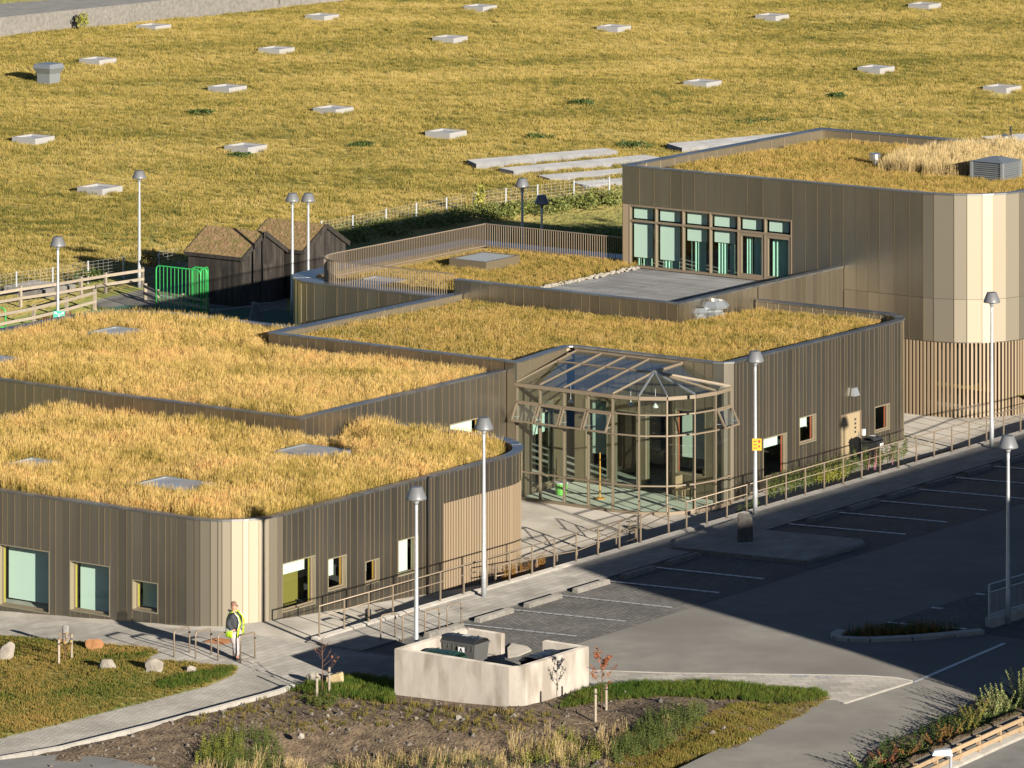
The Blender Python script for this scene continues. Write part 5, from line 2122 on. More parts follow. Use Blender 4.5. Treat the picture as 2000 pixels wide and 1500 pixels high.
def cwall(name, q, zb=-.6, zt=zt_):
    mb = MB()
    b = [W(a, c, zb) for a, c in q]
    m_ = [W(a, c, zt - .02) for a, c in q]
    cx = sum((p for p in m_), Vector()) / len(m_)
    t2 = []
    for p in m_:
        d = (p - cx)
        d.z = 0
        k = .02 / max(d.length, .01)
        t2.append(p - d * k + Vector((0, 0, .02)))
    mb.hexa(b, m_)
    mb.f.pop(1)
    mb.m.pop(1)
    n_ = len(mb.v)
    mb.hexa(m_, t2)
    part(name, mb, M['concrete'], EN)


ch = .35
cwall('front_wall', [(u0, v0 + ch), (u0 + T_, v0 + T_ + ch * .4), (u0 + T_, v0 + 1.4), (u0, v0 + 1.4)][::-1][::-1])
cwall('front_wall', [(u0, v0 + 1.405), (u0 + T_, v0 + 1.405), (u0 + T_, v1 - .75), (u0, v1 - .75)])
cwall('front_wall', [(u0, v1 - .745), (u0 + T_, v1 - .745), (u0 + T_, v1 - T_), (u0, v1)])
cwall('corner_wall', [(u0 + ch, v0), (u0 + T_ + ch * .4, v0 + T_), (u0 + T_, v0 + T_ + ch * .4 - .003), (u0, v0 + ch - .003)])
cwall('right_wall', [(u0 + ch + .003, v0), (u1, v0), (u1 - T_, v0 + T_), (u0 + T_ + ch * .4 + .003, v0 + T_)])
cwall('left_wall', [(u0 + .003, v1), (u0 + T_ + .003, v1 - T_), (u1 - T_, v1 - T_), (u1, v1)])


def uv_at_u(u_, px):
    return on_u(u_, px, 1240)[0]


va, vb_ = uv_at_u(u1, 986), uv_at_u(u1, 1067)
cwall('back_wall', [(u1 - T_ + .003, va), (u1, va), (u1, v1 - .003), (u1 - T_ + .003, v1 - T_)])
cwall('back_wall', [(u1 - T_ + .003, v0 + T_), (u1, v0 + .003), (u1, vb_), (u1 - T_ + .003, vb_)])
mb = MB()
mb.ubox(u0 + T_, u1 + .5, v0 + T_, v1 - T_, -.3, .30)
part('floor_slab', mb, M['plaza'], EN)


def wheelie(loc, rot, body, lid, label, w=1.3, dpt=.75, h=1.15, lt=True):
    t_ = thing('wheeled_bin', label, 'bin', loc, rot, 'large wheeled bins')
    mb = MB()
    q0 = [(-w / 2 * .86, -dpt / 2 * .8), (w / 2 * .86, -dpt / 2 * .8), (w / 2 * .86, dpt / 2 * .8), (-w / 2 * .86, dpt / 2 * .8)]
    q1 = [(-w / 2, -dpt / 2), (w / 2, -dpt / 2), (w / 2, dpt / 2), (-w / 2, dpt / 2)]
    mb.hexa([(x, y, .12) for x, y in q0], [(x, y, h - .18) for x, y in q1])
    part('body', mb, body, t_, local=True)
    mb = MB()
    mb.box(-w / 2 - .03, w / 2 + .03, -dpt / 2 - .03, dpt / 2 + .03, h - .18, h - .12)
    for k in range(-3, 4):
        mb.box(k * w / 7 - .02, k * w / 7 + .02, -dpt / 2 - .012, -dpt / 2 + .0, h - .34, h - .14)
    part('rim', mb, body, t_, local=True)
    mb = MB()
    n_ = 8
    for k in range(n_):
        a0, a1 = math.pi * k / n_, math.pi * (k + 1) / n_
        y0, y1 = -math.cos(a0) * dpt / 2 * 1.02, -math.cos(a1) * dpt / 2 * 1.02
        z0, z1 = h - .12 + math.sin(a0) * .14, h - .12 + math.sin(a1) * .14
        mb.hexa([(-w / 2, y0, z0 - .03), (w / 2, y0, z0 - .03), (w / 2, y1, z1 - .03), (-w / 2, y1, z1 - .03)], [(-w / 2, y0, z0), (w / 2, y0, z0), (w / 2, y1, z1), (-w / 2, y1, z1)])
    for k in (-.3, .3):
        mb.box(k * w - .02, k * w + .02, -.2, .2, h + .0, h + .03)
    part('lid', mb, lid, t_, local=True)
    for sx in (-1, 1):
        for sy in (-1, 1):
            mb = MB()
            x, y = sx * w * .36, sy * dpt * .3
            mb.tube([(x - .025, y, .08), (x + .025, y, .08)], .08, 12)
            part('wheel', mb, M['blackplastic'], t_, local=True)
    if lt:
        mb = MB()
        mb.box(.05, .28, -dpt / 2 - .060, -dpt / 2 - .05, h - .50, h - .24)
        part('white_label', mb, M['label'], t_, local=True)
        mb = MB()
        mb.bar((.09, -dpt / 2 - .066, h - .47), (.165, -dpt / 2 - .066, h - .27), .004, .03)
        mb.bar((.24, -dpt / 2 - .066, h - .47), (.165, -dpt / 2 - .066, h - .27), .004, .03)
        part('black_mark', mb, M['signblack'], t_, local=True)
        mb = MB()
        mb.box(-.05, .15, -.1, .1, h + .03, h + .034)
        part('lid_label', mb, M['label'], t_, local=True)
    return t_


wheelie(W(u0 + 2.45, v1 - .85, .3), TH - math.pi / 2 + math.pi / 2 - math.pi / 2, M['binbody'], M['blackplastic'], 'large dark grey wheeled bin with a white label, in the back corner of the enclosure', w=1.25, h=1.32)
wheelie(W(u0 + 1.15, v1 - 1.0, .3), TH - math.pi / 2, M['bingreen'], M['bingreen'], 'dark green wheeled bin just inside the front left corner of the enclosure', w=1.1, h=1.12, lt=False)
wheelie(W(u0 + 2.3, v0 + .75, .3), TH + math.pi, M['blackplastic'], M['blackplastic'], 'black wheeled bin inside the right wall of the enclosure, half hidden', w=1.25, h=1.2, lt=False)
mb = MB()
pp = [G(x, y) for x, y in ((992, 1286), (1012, 1283), (1038, 1272), (1030, 1265), (1000, 1259), (991, 1268))]
mb.hexa([p + Vector((0, 0, -.1)) for p in pp], [p + Vector((0, 0, .05)) for p in pp])
single('concrete_ramp', mb, M['plaza'], 'small pale concrete ramp in the opening of the bin enclosure', 'ramp')
# bin by the tan door
p = W(on_v(104.6, 1703, 930)[0], 104.6, 0)
p.z = gW(*UV(p.x, p.y))
wheelie(p, TH + math.pi / 2 - math.pi / 2, M['blackplastic'], M['blackplastic'], 'black wheeled bin with a white label beside the tan door', w=.6, dpt=.55, h=1.0, lt=True)

# ------------------------------------------------------------------ boulders and standing stone
def boulder(px, py, w, h, m_, label, seed, fn=gL, flat=1.0):
    p = G(px, py, fn)
    r_ = random.Random(seed)
    import bmesh
    bm = bmesh.new()
    bmesh.ops.create_icosphere(bm, subdivisions=3, radius=1)
    cuts = [Vector((r_.gauss(0, 1), r_.gauss(0, 1), r_.gauss(0, .7))).normalized() for _ in range(11)]
    lim = [r_.uniform(.55, .9) for _ in cuts]
    for v in bm.verts:
        for c, l in zip(cuts, lim):
            d = v.co.dot(c)
            if d > l:
                v.co -= c * (d - l)
        n_ = math.sin(v.co.x * 7 + seed) * math.sin(v.co.y * 6 - seed) * .04
        v.co *= 1 + n_
        v.co = Vector((v.co.x * w / 2 * 1.15, v.co.y * w / 2 * .9, v.co.z * h / 2 * 1.2 + h * .38))
    me = bpy.data.meshes.new('boulder')
    bm.to_mesh(me)
    bm.free()
    me.materials.append(m_)
    o = link('boulder', me, None, p, r_.uniform(0, 3))
    tag(o, label, 'boulder', 'boulders on the lawns')
    return o


boulder(15, 1292, .62, .66, M['rockgrey'], 'large pale pointed boulder at the left edge of the lawn', 3)
boulder(187, 1270, .68, .46, M['rockorange'], 'rust orange boulder at the back of the lawn near the left sapling', 5)
boulder(208, 1309, .68, .38, M['rockgrey'], 'flat pale grey boulder in front of the orange one', 8)
boulder(301, 1313, .60, .44, M['rockgrey'], 'pale grey boulder in the middle of the lawn tip', 12)
boulder(372, 1314, .42, .22, M['rockgrey'], 'smallest pale boulder half sunk in the grass near the lawn tip', 15)
boulder(657, 1336, .72, .42, M['rocktan'], 'tan boulder behind the staked red sapling left of the enclosure', 18, gE)
boulder(612, 1334, .5, .32, M['rockgrey'], 'dark shaded boulder left of the tan boulder by the sapling', 21, gE)
p = G(1455, 1064)
p.z += .13
mb = MB()
LV = [(-.05, [(-.27, -.2), (.26, -.23), (.29, .16), (-.22, .22)]), (.4, [(-.265, -.19), (.27, -.2), (.27, .17), (-.24, .2)]), (.82, [(-.26, -.17), (.24, -.21), (.25, .16), (-.25, .19)]), (.93, [(-.2, -.1), (.12, -.14), (.15, .08), (-.19, .12)])]
tops_ = [0, .03, -.08, -.05]
cc_ = []
for li, (z_, q) in enumerate(LV):
    ring_ = []
    for k in range(4):
        a, b = Vector(q[k]), Vector(q[(k + 1) % 4])
        ring_ += [a.lerp(b, .12), a.lerp(b, .5) * random.uniform(.96, 1.08), a.lerp(b, .88)]
    cc_.append([(p.x, p.y, z_ + (.10 * (-p.x) if li > 1 else 0) + random.uniform(-.01, .01)) for p in ring_])
for a, b in zip(cc_, cc_[1:]):
    for k in range(12):
        j = (k + 1) % 12
        mb.face([a[k], a[j], b[j], b[k]])
mb.face(cc_[-1])
o = single('standing_stone', mb, M['basalt'], 'dark upright basalt stone on the shaded paved island', 'stone')
o.location = p
# pale stones on the bank
for k, (x, y, s_) in enumerate(((587, 1441, .30), (895, 1405, .25), (862, 1409, .14), (812, 1405, .16), (905, 1408, .2), (640, 1400, .15))):
    boulder(x, y, s_, s_ * .5, M['rockgrey'], ['largest pale stone on the dark bank, left of the middle', 'pale stone just below the enclosure front wall', 'small white stone below the enclosure, left of the pale pair', 'small pale stone farthest left below the enclosure', 'right one of the pale pair of stones below the enclosure', 'small stone on the earth bank below the red sapling'][k], 40 + k, gBk)
# loose stones, countless
mb = MB()
bankW = uvpoly(BANKP)
sp = sample_poly(bankW, 9, ())
for x, y in sp:
    if rng.random() < .35:
        continue
    s_ = float(rng.gamma(2, .018)) + .015
    uu, vv = UV(x, y)
    z_ = gBk(uu, vv) + .02
    a = float(rng.uniform(0, 3))
    n0 = len(mb.v)
    for k in range(4):
        an = a + k * math.pi / 2
        mb.v.append((x + s_ * math.cos(an) * float(rng.uniform(.7, 1.2)), y + s_ * math.sin(an) * float(rng.uniform(.7, 1.2)), z_ - .01))
    mb.v.append((x + s_ * .2, y, z_ + s_ * .8))
    for k in range(4):
        mb.f.append((n0 + k, n0 + (k + 1) % 4, n0 + 4))
        mb.m.append(0)
o = setting('bank_stones', mb, mat('bank_stone', (.07, .06, .05), .9, col2=(.24, .21, .175), ns=5, lo=.4, hi=.6), 'stuff')

# ------------------------------------------------------------------ grasses and plants near the camera
lt = [tuft(14, .10, .016, .12, .5, RT) for _ in range(6)]
bl_ = uvpoly([FL(*p) for p in ((1000, 460), (1060, 432), (1150, 412), (1230, 402), (1240, 520), (1000, 520))])
pts = sample_poly(bl_, 14)
scatter('side_lawn_grass', np.column_stack([pts, np.full(len(pts), .02)]), rng.uniform(.7, 1.3, len(pts)), [tuft(16, .12, .03, .25, .5, RT) for _ in range(5)], M['greengrass'])
LW = uvpoly(LAWNP)
pts = sample_poly(LW, 60)
zz = np.array([gL(*UV(x, y)) for x, y in pts]) + .03
nz = vnoise(pts[:, 0], pts[:, 1], .8, 4)
s = .55 + .8 * nz
scatter('lawn_grass', np.column_stack([pts, zz]), s, lt, M['lawngrass'])


def patch(name, px_poly, fn, dens, tufts, m_, s0, s1, off=.02):
    poly = uvpoly(PX(px_poly, fn))
    pts = sample_poly(poly, dens)
    if len(pts) == 0:
        return
    zz = np.array([fn(*UV(x, y)) for x, y in pts]) + off
    s = s0 + (s1 - s0) * vnoise(pts[:, 0], pts[:, 1], .9, 6)
    return scatter(name, np.column_stack([pts, zz]), s * rng.uniform(.8, 1.2, len(s)), tufts, m_)


md = [tuft(14, .22, .016, .12, .35, RT) for _ in range(6)]
patch('green_verge', [(1085, 1385), (1110, 1362), (1190, 1340), (1370, 1334), (1500, 1343), (1600, 1353), (1620, 1366), (1560, 1378), (1450, 1370), (1300, 1362), (1180, 1372)], gBk, 90, md, M['greengrass'], .5, 1.0)
patch('green_verge', [(560, 1352), (600, 1338), (690, 1318), (768, 1330), (768, 1378), (700, 1368), (640, 1362)], gBk, 80, md, M['greengrass'], .6, 1.2)
patch('lawn_tip_grass', [(296, 1344), (330, 1330), (400, 1315), (462, 1306), (450, 1322), (400, 1340), (320, 1350)], gL, 90, md, M['greengrass'], .4, 1.0, .03)
patch('lawn_back_grass', [(0, 1246), (140, 1260), (300, 1272), (290, 1288), (180, 1300), (60, 1290), (0, 1280)], gL, 50, md, M['greengrass'], .25, .6, .03)
patch('mown_slope_grass', [(1290, 1585), (1330, 1512), (1180, 1500), (1330, 1430), (1440, 1375), (1560, 1376), (1620, 1366), (1560, 1400), (1430, 1465), (1340, 1512), (1290, 1560)], gBk, 110, lt, M['yellowgrass'], .6, 1.2)
tw = [tuft(16, .55, .010, .16, .3, RT, .8) for _ in range(6)]
patch('bank_dry_grass', [(330, 1520), (420, 1480), (560, 1500), (700, 1478), (900, 1470), (1060, 1430), (1130, 1432), (1200, 1440), (1320, 1425), (1330, 1440), (1200, 1500), (1180, 1560), (300, 1560)], gBk, 2.6, tw, M['straw'], .4, 1.1)
patch('bank_dry_grass', [(560, 1345), (768, 1372), (1020, 1392), (1180, 1400), (1000, 1440), (700, 1420), (420, 1440), (330, 1420)], gBk, 9, md, M['yellowgrass'], .35, .95)



def weeds(name, px_poly, fn, n_, h, m_, seed, leaf=.045, kind='stuff', off=0.0):
    """leafy upright stems, countless"""
    r_ = np.random.default_rng(seed)
    poly = uvpoly(PX(px_poly, fn))
    pts = sample_poly(poly, 60)
    r_.shuffle(pts)
    pts = pts[:n_]
    vs, fs, cs_ = [], [], []
    for x, y in pts:
        hh = h * r_.uniform(.5, 1.15)
        z0 = fn(*UV(x, y)) + off
        lx, ly = r_.normal(0, .12, 2) * hh
        c0 = r_.uniform(0, 1)
        nl = int(6 + hh * 22)
        k = len(vs)
        vs += [(x - .008, y, z0), (x + .008, y, z0), (x + lx, y + ly, z0 + hh)]
        fs.append((k, k + 1, k + 2))
        cs_ += [.2] * 3
        for j in range(nl):
            f_ = (j + .5) / nl
            an = j * 2.4 + c0 * 6
            rr = leaf * (1.5 - f_ * .8) * r_.uniform(.8, 1.4)
            px_, py_, pz_ = x + lx * f_, y + ly * f_, z0 + hh * (.1 + .9 * f_)
            dx, dy = math.cos(an) * rr, math.sin(an) * rr
            k = len(vs)
            vs += [(px_, py_, pz_), (px_ + dx * .6 - dy * .35, py_ + dy * .6 + dx * .35, pz_ + rr * .5), (px_ + dx * 1.3, py_ + dy * 1.3, pz_ + rr * .45), (px_ + dx * .6 + dy * .35, py_ + dy * .6 - dx * .35, pz_ + rr * .4)]
            fs.append((k, k + 1, k + 2, k + 3))
            c = min(1, max(0, c0 * .6 + r_.uniform(0, .5)))
            cs_ += [c] * 4
    o = link(name, leafmesh(name, vs, fs, cs_, m_))
    o['kind'] = kind
    return o


weeds('bank_weeds', [(1180, 1480), (1260, 1405), (1370, 1385), (1385, 1400), (1340, 1440), (1280, 1475), (1200, 1500)], gBk, 420, .45, M['leaf'], 1)
weeds('bank_weeds', [(380, 1490), (420, 1450), (520, 1432), (560, 1460), (545, 1500), (440, 1520)], gBk, 260, .5, M['leaf'], 2)
weeds('bank_weeds', [(380, 1500), (400, 1450), (470, 1440), (480, 1500)], gBk, 90, .45, M['leafyellow'], 3)
weeds('bank_weeds', [(300, 1515), (700, 1490), (900, 1485), (1180, 1500), (1160, 1560), (300, 1560)], gBk, 420, .4, M['leaf'], 4)
weeds('bank_weeds', [(1000, 1470), (1100, 1440), (1180, 1450), (1180, 1500), (1020, 1500)], gBk, 110, .4, M['leafyellow'], 5)
weeds('sapling_weeds', [(585, 1366), (640, 1358), (665, 1372), (640, 1385), (595, 1378)], gBk, 130, .22, M['leaf'], 6)
weeds('planting_bed_plants', [(1500, 962), (1560, 945), (1620, 928), (1720, 900), (1770, 885), (1770, 898), (1620, 940), (1500, 978)], lambda a, b: -.25, 200, .75, M['leaf'], 7, .06)
weeds('planting_bed_plants', [(1590, 945), (1640, 930), (1660, 930), (1640, 945)], lambda a, b: -.2, 40, .6, M['leafyellow'], 8, .06)
weeds('planting_bed_flowers', [(1640, 935), (1700, 912), (1760, 895), (1770, 900), (1700, 925)], lambda a, b: -.15, 6, .9, M['flower'], 9, .02)
weeds('planting_bed_plants', [(975, 1142), (1060, 1108), (1066, 1116), (985, 1150)], lambda a, b: -.5, 60, .6, M['leafautumn'], 10, .05)
weeds('planting_bed_plants', [(1440, 1000), (1480, 985), (1490, 992), (1440, 1008)], lambda a, b: -.2, 25, .35, M['leaf'], 12, .05)
# soil of the bed
drape('planting_bed', [(150.5, KV + .15), (176, KV + .15), (176, 103.2), (166, 103.6), (158.5, 104.3), (155, 103.6), (150.5, 103)], gW, .012, M['dirt'], step=1.5, ulines=UL)
mb = MB()

# hedge row at the lower right
HB = [(1640, 1545), (1700, 1470), (1800, 1425), (1880, 1385), (1950, 1348), (2030, 1315), (2060, 1370), (1990, 1398), (1880, 1445), (1790, 1485), (1740, 1560)]
drape('hedge_bed', PX(HB), gE, .03, M['dirt'], step=1)
weeds('hedge_bed_plants', [(1650, 1530), (1720, 1462), (1800, 1428), (1880, 1390), (1950, 1360), (2020, 1330), (2050, 1370), (1990, 1396), (1880, 1442), (1790, 1482), (1720, 1550)], gE, 260, .36, M['leafdark'], 20, .06)
HS = [(1690, 1500, .8, 'leafbright', 'pale twiggy yellow green shrub at the bottom edge, left end of the hedge row'), (1728, 1494, .7, 'leafred', 'small red leaved shrub near the bottom edge by the street light'), (1765, 1478, .8, 'leafautumn', 'brown orange shrub left of the white street light head'),
      (1800, 1470, .9, 'leaf', 'green shrub just above the white street light head'), (1830, 1455, .8, 'leafautumn', 'brown red shrub right above the street light head'), (1852, 1440, .9, 'leafautumn', 'orange brown shrub in the middle of the hedge row'), (1885, 1432, 1.0, 'leafyellow', 'yellow green shrub behind the timber fence, middle of the row'),
      (1900, 1412, 1.2, 'leafyellow', 'tall yellow green shrub in the upper half of the hedge row'), (1932, 1402, 1.3, 'leafbright', 'pale green shrub with upright shoots in the hedge row'), (1955, 1398, 1.5, 'leafbright', 'upright pale leaved shrub near the right edge'), (1975, 1388, 1.2, 'leafbright', 'bushy pale green shrub second from the right edge'), (1996, 1378, 2.0, 'leafbright', 'tallest pale leaved shrub cut by the right edge')]
for i, (x, y, h, m_, lab) in enumerate(HS):
    p = G(x, y + 6)
    h *= .68
    r_ = random.Random(i)
    vs, fs, cs_ = [], [], []
    stems = MB()
    for k in range(7):
        a = r_.uniform(0, 6.28)
        bx, by = .25 * math.cos(a), .25 * math.sin(a)
        hh = h * r_.uniform(.55, 1.0)
        tx, ty = bx * 2.0, by * 2.0
        stems.tube([(bx * .3, by * .3, 0), (bx, by, hh * .5), (tx, ty, hh)], [.012, .009, .004], 4)
        nl = int(hh * 55)
        for j in range(nl):
            f_ = .15 + .85 * j / nl
            cx, cy, cz = bx * .3 + (tx - bx * .3) * f_, by * .3 + (ty - by * .3) * f_, hh * f_
            an = j * 2.4
            L_ = r_.uniform(.045, .085) * (1.25 - .6 * f_)
            dx, dy = math.cos(an) * L_, math.sin(an) * L_
            kk = len(vs)
            vs += [(cx, cy, cz), (cx + dx * .6 - dy * .4, cy + dy * .6 + dx * .4, cz + L_ * .6), (cx + dx * 1.2, cy + dy * 1.2, cz + L_ * .8), (cx + dx * .6 + dy * .4, cy + dy * .6 - dx * .4, cz + L_ * .4)]
            fs.append((kk, kk + 1, kk + 2, kk + 3))
            cs_ += [r_.uniform(0, 1)] * 4
    t_ = thing('shrub', lab, 'shrub', p)
    o = link('foliage', leafmesh('foliage', vs, fs, cs_, M[m_]), t_)
    part('stems', stems, M['bark'], t_, local=True)

# saplings with stakes
def sapling(px, py, h, stakes, m_, label, leaves, seed, fn):
    p = G(px, py, fn)
    t_ = thing('sapling', label, 'tree', p)
    r_ = random.Random(seed)
    br = MB()
    br.tube([(0, 0, -.05), (.01, 0, h * .5), (.03, .01, h)], [.018, .012, .004], 6)
    tips = []
    for k in range(16):
        z0 = h * r_.uniform(.3, .9)
        a = r_.uniform(0, 6.28)
        L_ = (h - z0) * .45 + .1
        e = (L_ * .75 * math.cos(a), L_ * .75 * math.sin(a), z0 + L_ * .75)
        br.tube([(0.01, 0, z0), (e[0] * .6, e[1] * .6, z0 + L_ * .35), e], [.007, .005, .002], 4)
        tips.append((Vector((.01, 0, z0)), Vector(e)))
    part('trunk', br, M['bark'], t_, local=True)
    vs, fs, cs_ = [], [], []
    for k in range(leaves):
        a, b = r_.choice(tips)
        q = a.lerp(b, r_.uniform(.3, 1.05)) + Vector((r_.gauss(0, .03), r_.gauss(0, .03), r_.gauss(0, .03)))
        s_ = r_.uniform(.03, .06)
        d1 = Vector((r_.gauss(0, 1), r_.gauss(0, 1), r_.gauss(0, 1))).normalized() * s_
        d2 = d1.cross(Vector((r_.gauss(0, 1), r_.gauss(0, 1), r_.gauss(0, 1)))).normalized() * s_ * .5
        kk = len(vs)
        vs += [tuple(q - d1), tuple(q + d2), tuple(q + d1), tuple(q - d2)]
        fs.append((kk, kk + 1, kk + 2, kk + 3))
        cs_ += [r_.uniform(0, 1)] * 4
    link('crown', leafmesh('crown', vs, fs, cs_, m_), t_)
    for k, (sx, sy, st, lb) in enumerate(stakes):
        q = G(sx, sy, fn)
        hh = CAMH - q.y * (st + 1000) / FPX - q.z
        tt = thing('tree_stake', lb, 'stake', q)
        mb = MB()
        mb.tube([(0, 0, -.1), (0, 0, hh)], .04, 7)
        part('post', mb, M['wood'], tt, local=True)
        mb = MB()
        mb.tube([(0, 0, hh - .17), (0, 0, hh - .13)], .044, 7)
        part('strap', mb, M['cap'], tt, local=True)


sapling(127, 1294, .95, [(115, 1301, 1248, 'left pale stake of the sapling on the front lawn'), (140, 1291, 1238, 'right pale stake of the sapling on the front lawn')], M['leafautumn'], 'thin half bare sapling between two stakes on the front lawn', 60, 1, gL)
sapling(629, 1360, 2.0, [(619, 1366, 1313, 'left stake of the bare red sapling beside the path'), (643, 1359, 1303, 'right stake of the bare red sapling beside the path')], M['leafred'], 'bare reddish sapling between two stakes left of the bin enclosure', 8, 2, gE)
sapling(1175, 1392, 1.95, [(1163, 1409, 1345, 'left stake of the red leaved sapling'), (1184, 1388, 1336, 'right stake of the red leaved sapling')], M['leafred'], 'red leaved sapling between two stakes right of the bin enclosure', 300, 3, gE)

# ------------------------------------------------------------------ planted island, mesh railing, fences at the right
OUT = [(1627, 1247), (1640, 1238), (1700, 1232), (1800, 1228), (1860, 1231), (1912, 1233), (1924, 1238), (1860, 1245), (1780, 1251), (1700, 1254), (1650, 1253)]
drape('planted_island', PX(OUT), gE, .03, M['dirt'], step=1)
edging('island_kerb', [(1645, 1236), (1632, 1244), (1636, 1250), (1660, 1252), (1700, 1252.5), (1780, 1249), (1860, 1242), (1918, 1236)], gE, .34, .13, M['kerb'], 'curved pale kerb of the lens shaped planted island in the shade', .8)
weeds('island_weeds', [(1650, 1243), (1700, 1236), (1790, 1232), (1880, 1236), (1780, 1246), (1700, 1248)], gE, 150, .35, M['leafautumn'], 30, .05)
weeds('island_weeds', [(1650, 1243), (1700, 1236), (1790, 1232), (1880, 1236), (1780, 1246), (1700, 1248)], gE, 150, .4, M['leafdark'], 31, .05)
A_, B_ = G(1932, 1225), G(2090, 1176)
d = (B_ - A_)
ang = math.atan2(d.y, d.x)
t_ = thing('mesh_railing', 'galvanised railing with wire mesh at the right edge of the shaded car park', 'railing', A_, ang)
Lr = d.length
for s_ in (0, Lr * .5, Lr):
    mb = MB()
    mb.box(s_ - .025, s_ + .025, -.025, .025, 0, 1.35)
    part('post', mb, M['galv'], t_, local=True)
for z_, nm in ((1.35, 'top_rail'), (1.1, 'middle_rail'), (.38, 'bottom_rail')):
    mb = MB()
    mb.tube([(0, 0, z_), (Lr, 0, z_)], .022, 6)
    part(nm, mb, M['galv'], t_, local=True)
mb = MB()
k = 0
while k * .07 < Lr:
    mb.box(k * .07 - .004, k * .07 + .004, -.004, .004, .38, 1.1)
    k += 1
part('mesh_infill', mb, M['galv'], t_, local=True, kind='stuff')
mb = MB()
mb.bar(A_ + Vector((0, 0, .12)), B_ + Vector((0, 0, .12)), .3, .34)
single('low_wall', mb, M['kerb'], 'low concrete wall under the mesh railing at the right edge', 'wall')


def rail_fence(pts, label, fn, h=.95, post=.13, m_=None, rails=2, label2=None, step=2.0, z0=None, rh=.13):
    P = [G(x, y, fn) for x, y in pts]
    t_ = thing('timber_fence', label, 'fence', P[0], 0, None)
    for a, b in zip(P, P[1:]):
        n_ = max(1, round((b - a).length / step))
        d = (b - a).normalized()
        for k in range(n_ + (1 if b is P[-1] else 0)):
            q = a.lerp(b, k / n_)
            mb = MB()
            mb.bar(q + Vector((0, 0, -.1)), q + Vector((0, 0, h)), post, post * .8, up=d)
            part('post', mb, m_, t_)
        nn_ = Vector((d.y, -d.x, 0)) * (post * .5 + .02)
        for r in range(rails):
            z_ = h * (.86 - .42 * r) if rails == 2 else h * (.9 - .3 * r)
            for k in range(n_):
                c0, c1 = a.lerp(b, k / n_), a.lerp(b, (k + 1) / n_)
                mb = MB()
                mb.bar(c0 + nn_ + d * .004 + Vector((0, 0, z_)), c1 + nn_ - d * .004 + Vector((0, 0, z_)), .04, rh)
                part('rail', mb, m_, t_)
    return t_


FP = [(1700, 1575), (1788, 1532), (1828, 1513), (1873, 1492), (1911, 1475), (1952, 1456), (1993, 1438), (2050, 1412)]
rail_fence(FP, 'new orange brown two rail timber fence on the retaining kerb at bottom right', gE, .58, .11, M['woodgold'], step=1.9, rh=.12)
edging('retaining_kerb', [(x, y + 2) for x, y in FP], gE, .35, .12, M['kerb'], 'pale retaining kerb under the timber fence at bottom right', 1.2)
rail_fence([(1958, 1352), (2006, 1388)], 'grey weathered fence piece behind the shrubs at the right edge', gE, .5, .1, M['woodgrey'], step=1.6)
# low street light with flat white head
ptop = 1462
p = Vector((0, 127.8, 0))
p.x = (1857 - 1000) * p.y / FPX
hz = CAMH - p.y * (1476 + 1000) / FPX
t_ = thing('street_light', 'flat white street light head on a galvanised pole at the bottom edge', 'street light', (p.x, p.y, .5))
hh = hz - .5
mb = MB()
mb.tube([(0, 0, -.5), (0, 0, 1.0), (0, 0, hh)], [.075, .06, .04], 10)
part('pole', mb, M['galv'], t_, True, True)
mb = MB()
mb.hexa([(-.46, -.1, hh + .02), (.04, -.12, hh + .02), (.04, .12, hh + .02), (-.46, .1, hh + .02)], [(-.40, -.08, hh + .13), (0.0, -.1, hh + .17), (0.0, .1, hh + .17), (-.40, .08, hh + .13)])
part('head', mb, M['label'], t_, local=True)

# ------------------------------------------------------------------ behind: fences, gate, sheds, mesh fence, playground
rail_fence([(-30, 612), (40, 600), (110, 590), (206, 573), (280, 562), (420, 540)], 'far weathered two rail fence below the mesh fence behind the left wing', g0, .95, .13, M['wood'], step=1.9)
rail_fence([(-20, 655), (66, 638), (130, 622), (185, 606)], 'near weathered two rail fence beside the playground path', g0, .95, .13, M['wood'], step=2.0)
rail_fence([(284, 586), (308, 598), (405, 615)], 'short timber fence piece seen through the green bars', g0, .75, .13, M['wood'], step=1.8)
MF = [(-60, 590), (32, 575), (103, 566), (172, 554), (241, 544), (310, 533), (380, 520)]
MF2 = [(628, 473), (689, 462), (754, 449), (813, 437), (872, 426), (930, 415), (988, 407), (1050, 400), (1121, 392), (1190, 385)]


def mesh_fence(pts, label, hpx=None):
    P = [back(x, y, 0) for x, y in pts]
    t_ = thing('mesh_fence', label, 'fence', P[0])
    mb = MB()
    H_ = 1.05
    for q in P:
        m2 = MB()
        m2.tube([q + Vector((0, 0, -.1)), q + Vector((0, 0, H_))], .045, 7)
        part('post', m2, M['galv'], t_)
    for a, b in zip(P, P[1:]):
        for k in range(7):
            z_ = .1 + k * (H_ - .15) / 6
            mb.bar(a + Vector((0, 0, z_)), b + Vector((0, 0, z_)), .007, .007)
        n_ = int((b - a).length / .3)
        for k in range(n_):
            q = a.lerp(b, k / n_)
            mb.bar(q + Vector((0, 0, .05)), q + Vector((0, 0, H_ - .05)), .005, .005)
    part('wire_mesh', mb, M['wire'], t_, kind='stuff')


mesh_fence(MF, 'wire mesh fence with steel posts left of the black sheds')
mesh_fence(MF2, 'wire mesh fence with steel posts right of the black sheds, along the hedge')
mb = MB()
p = back(78, 572, 0)
mb.box(-1.1, 1.1, -1.2, 1.2, 0, .35)
o = single('concrete_block', mb, M['kerbdark'], 'low grey concrete chamber behind the left mesh fence', 'block')
o.location = p
o.rotation_euler = (0, 0, TH)


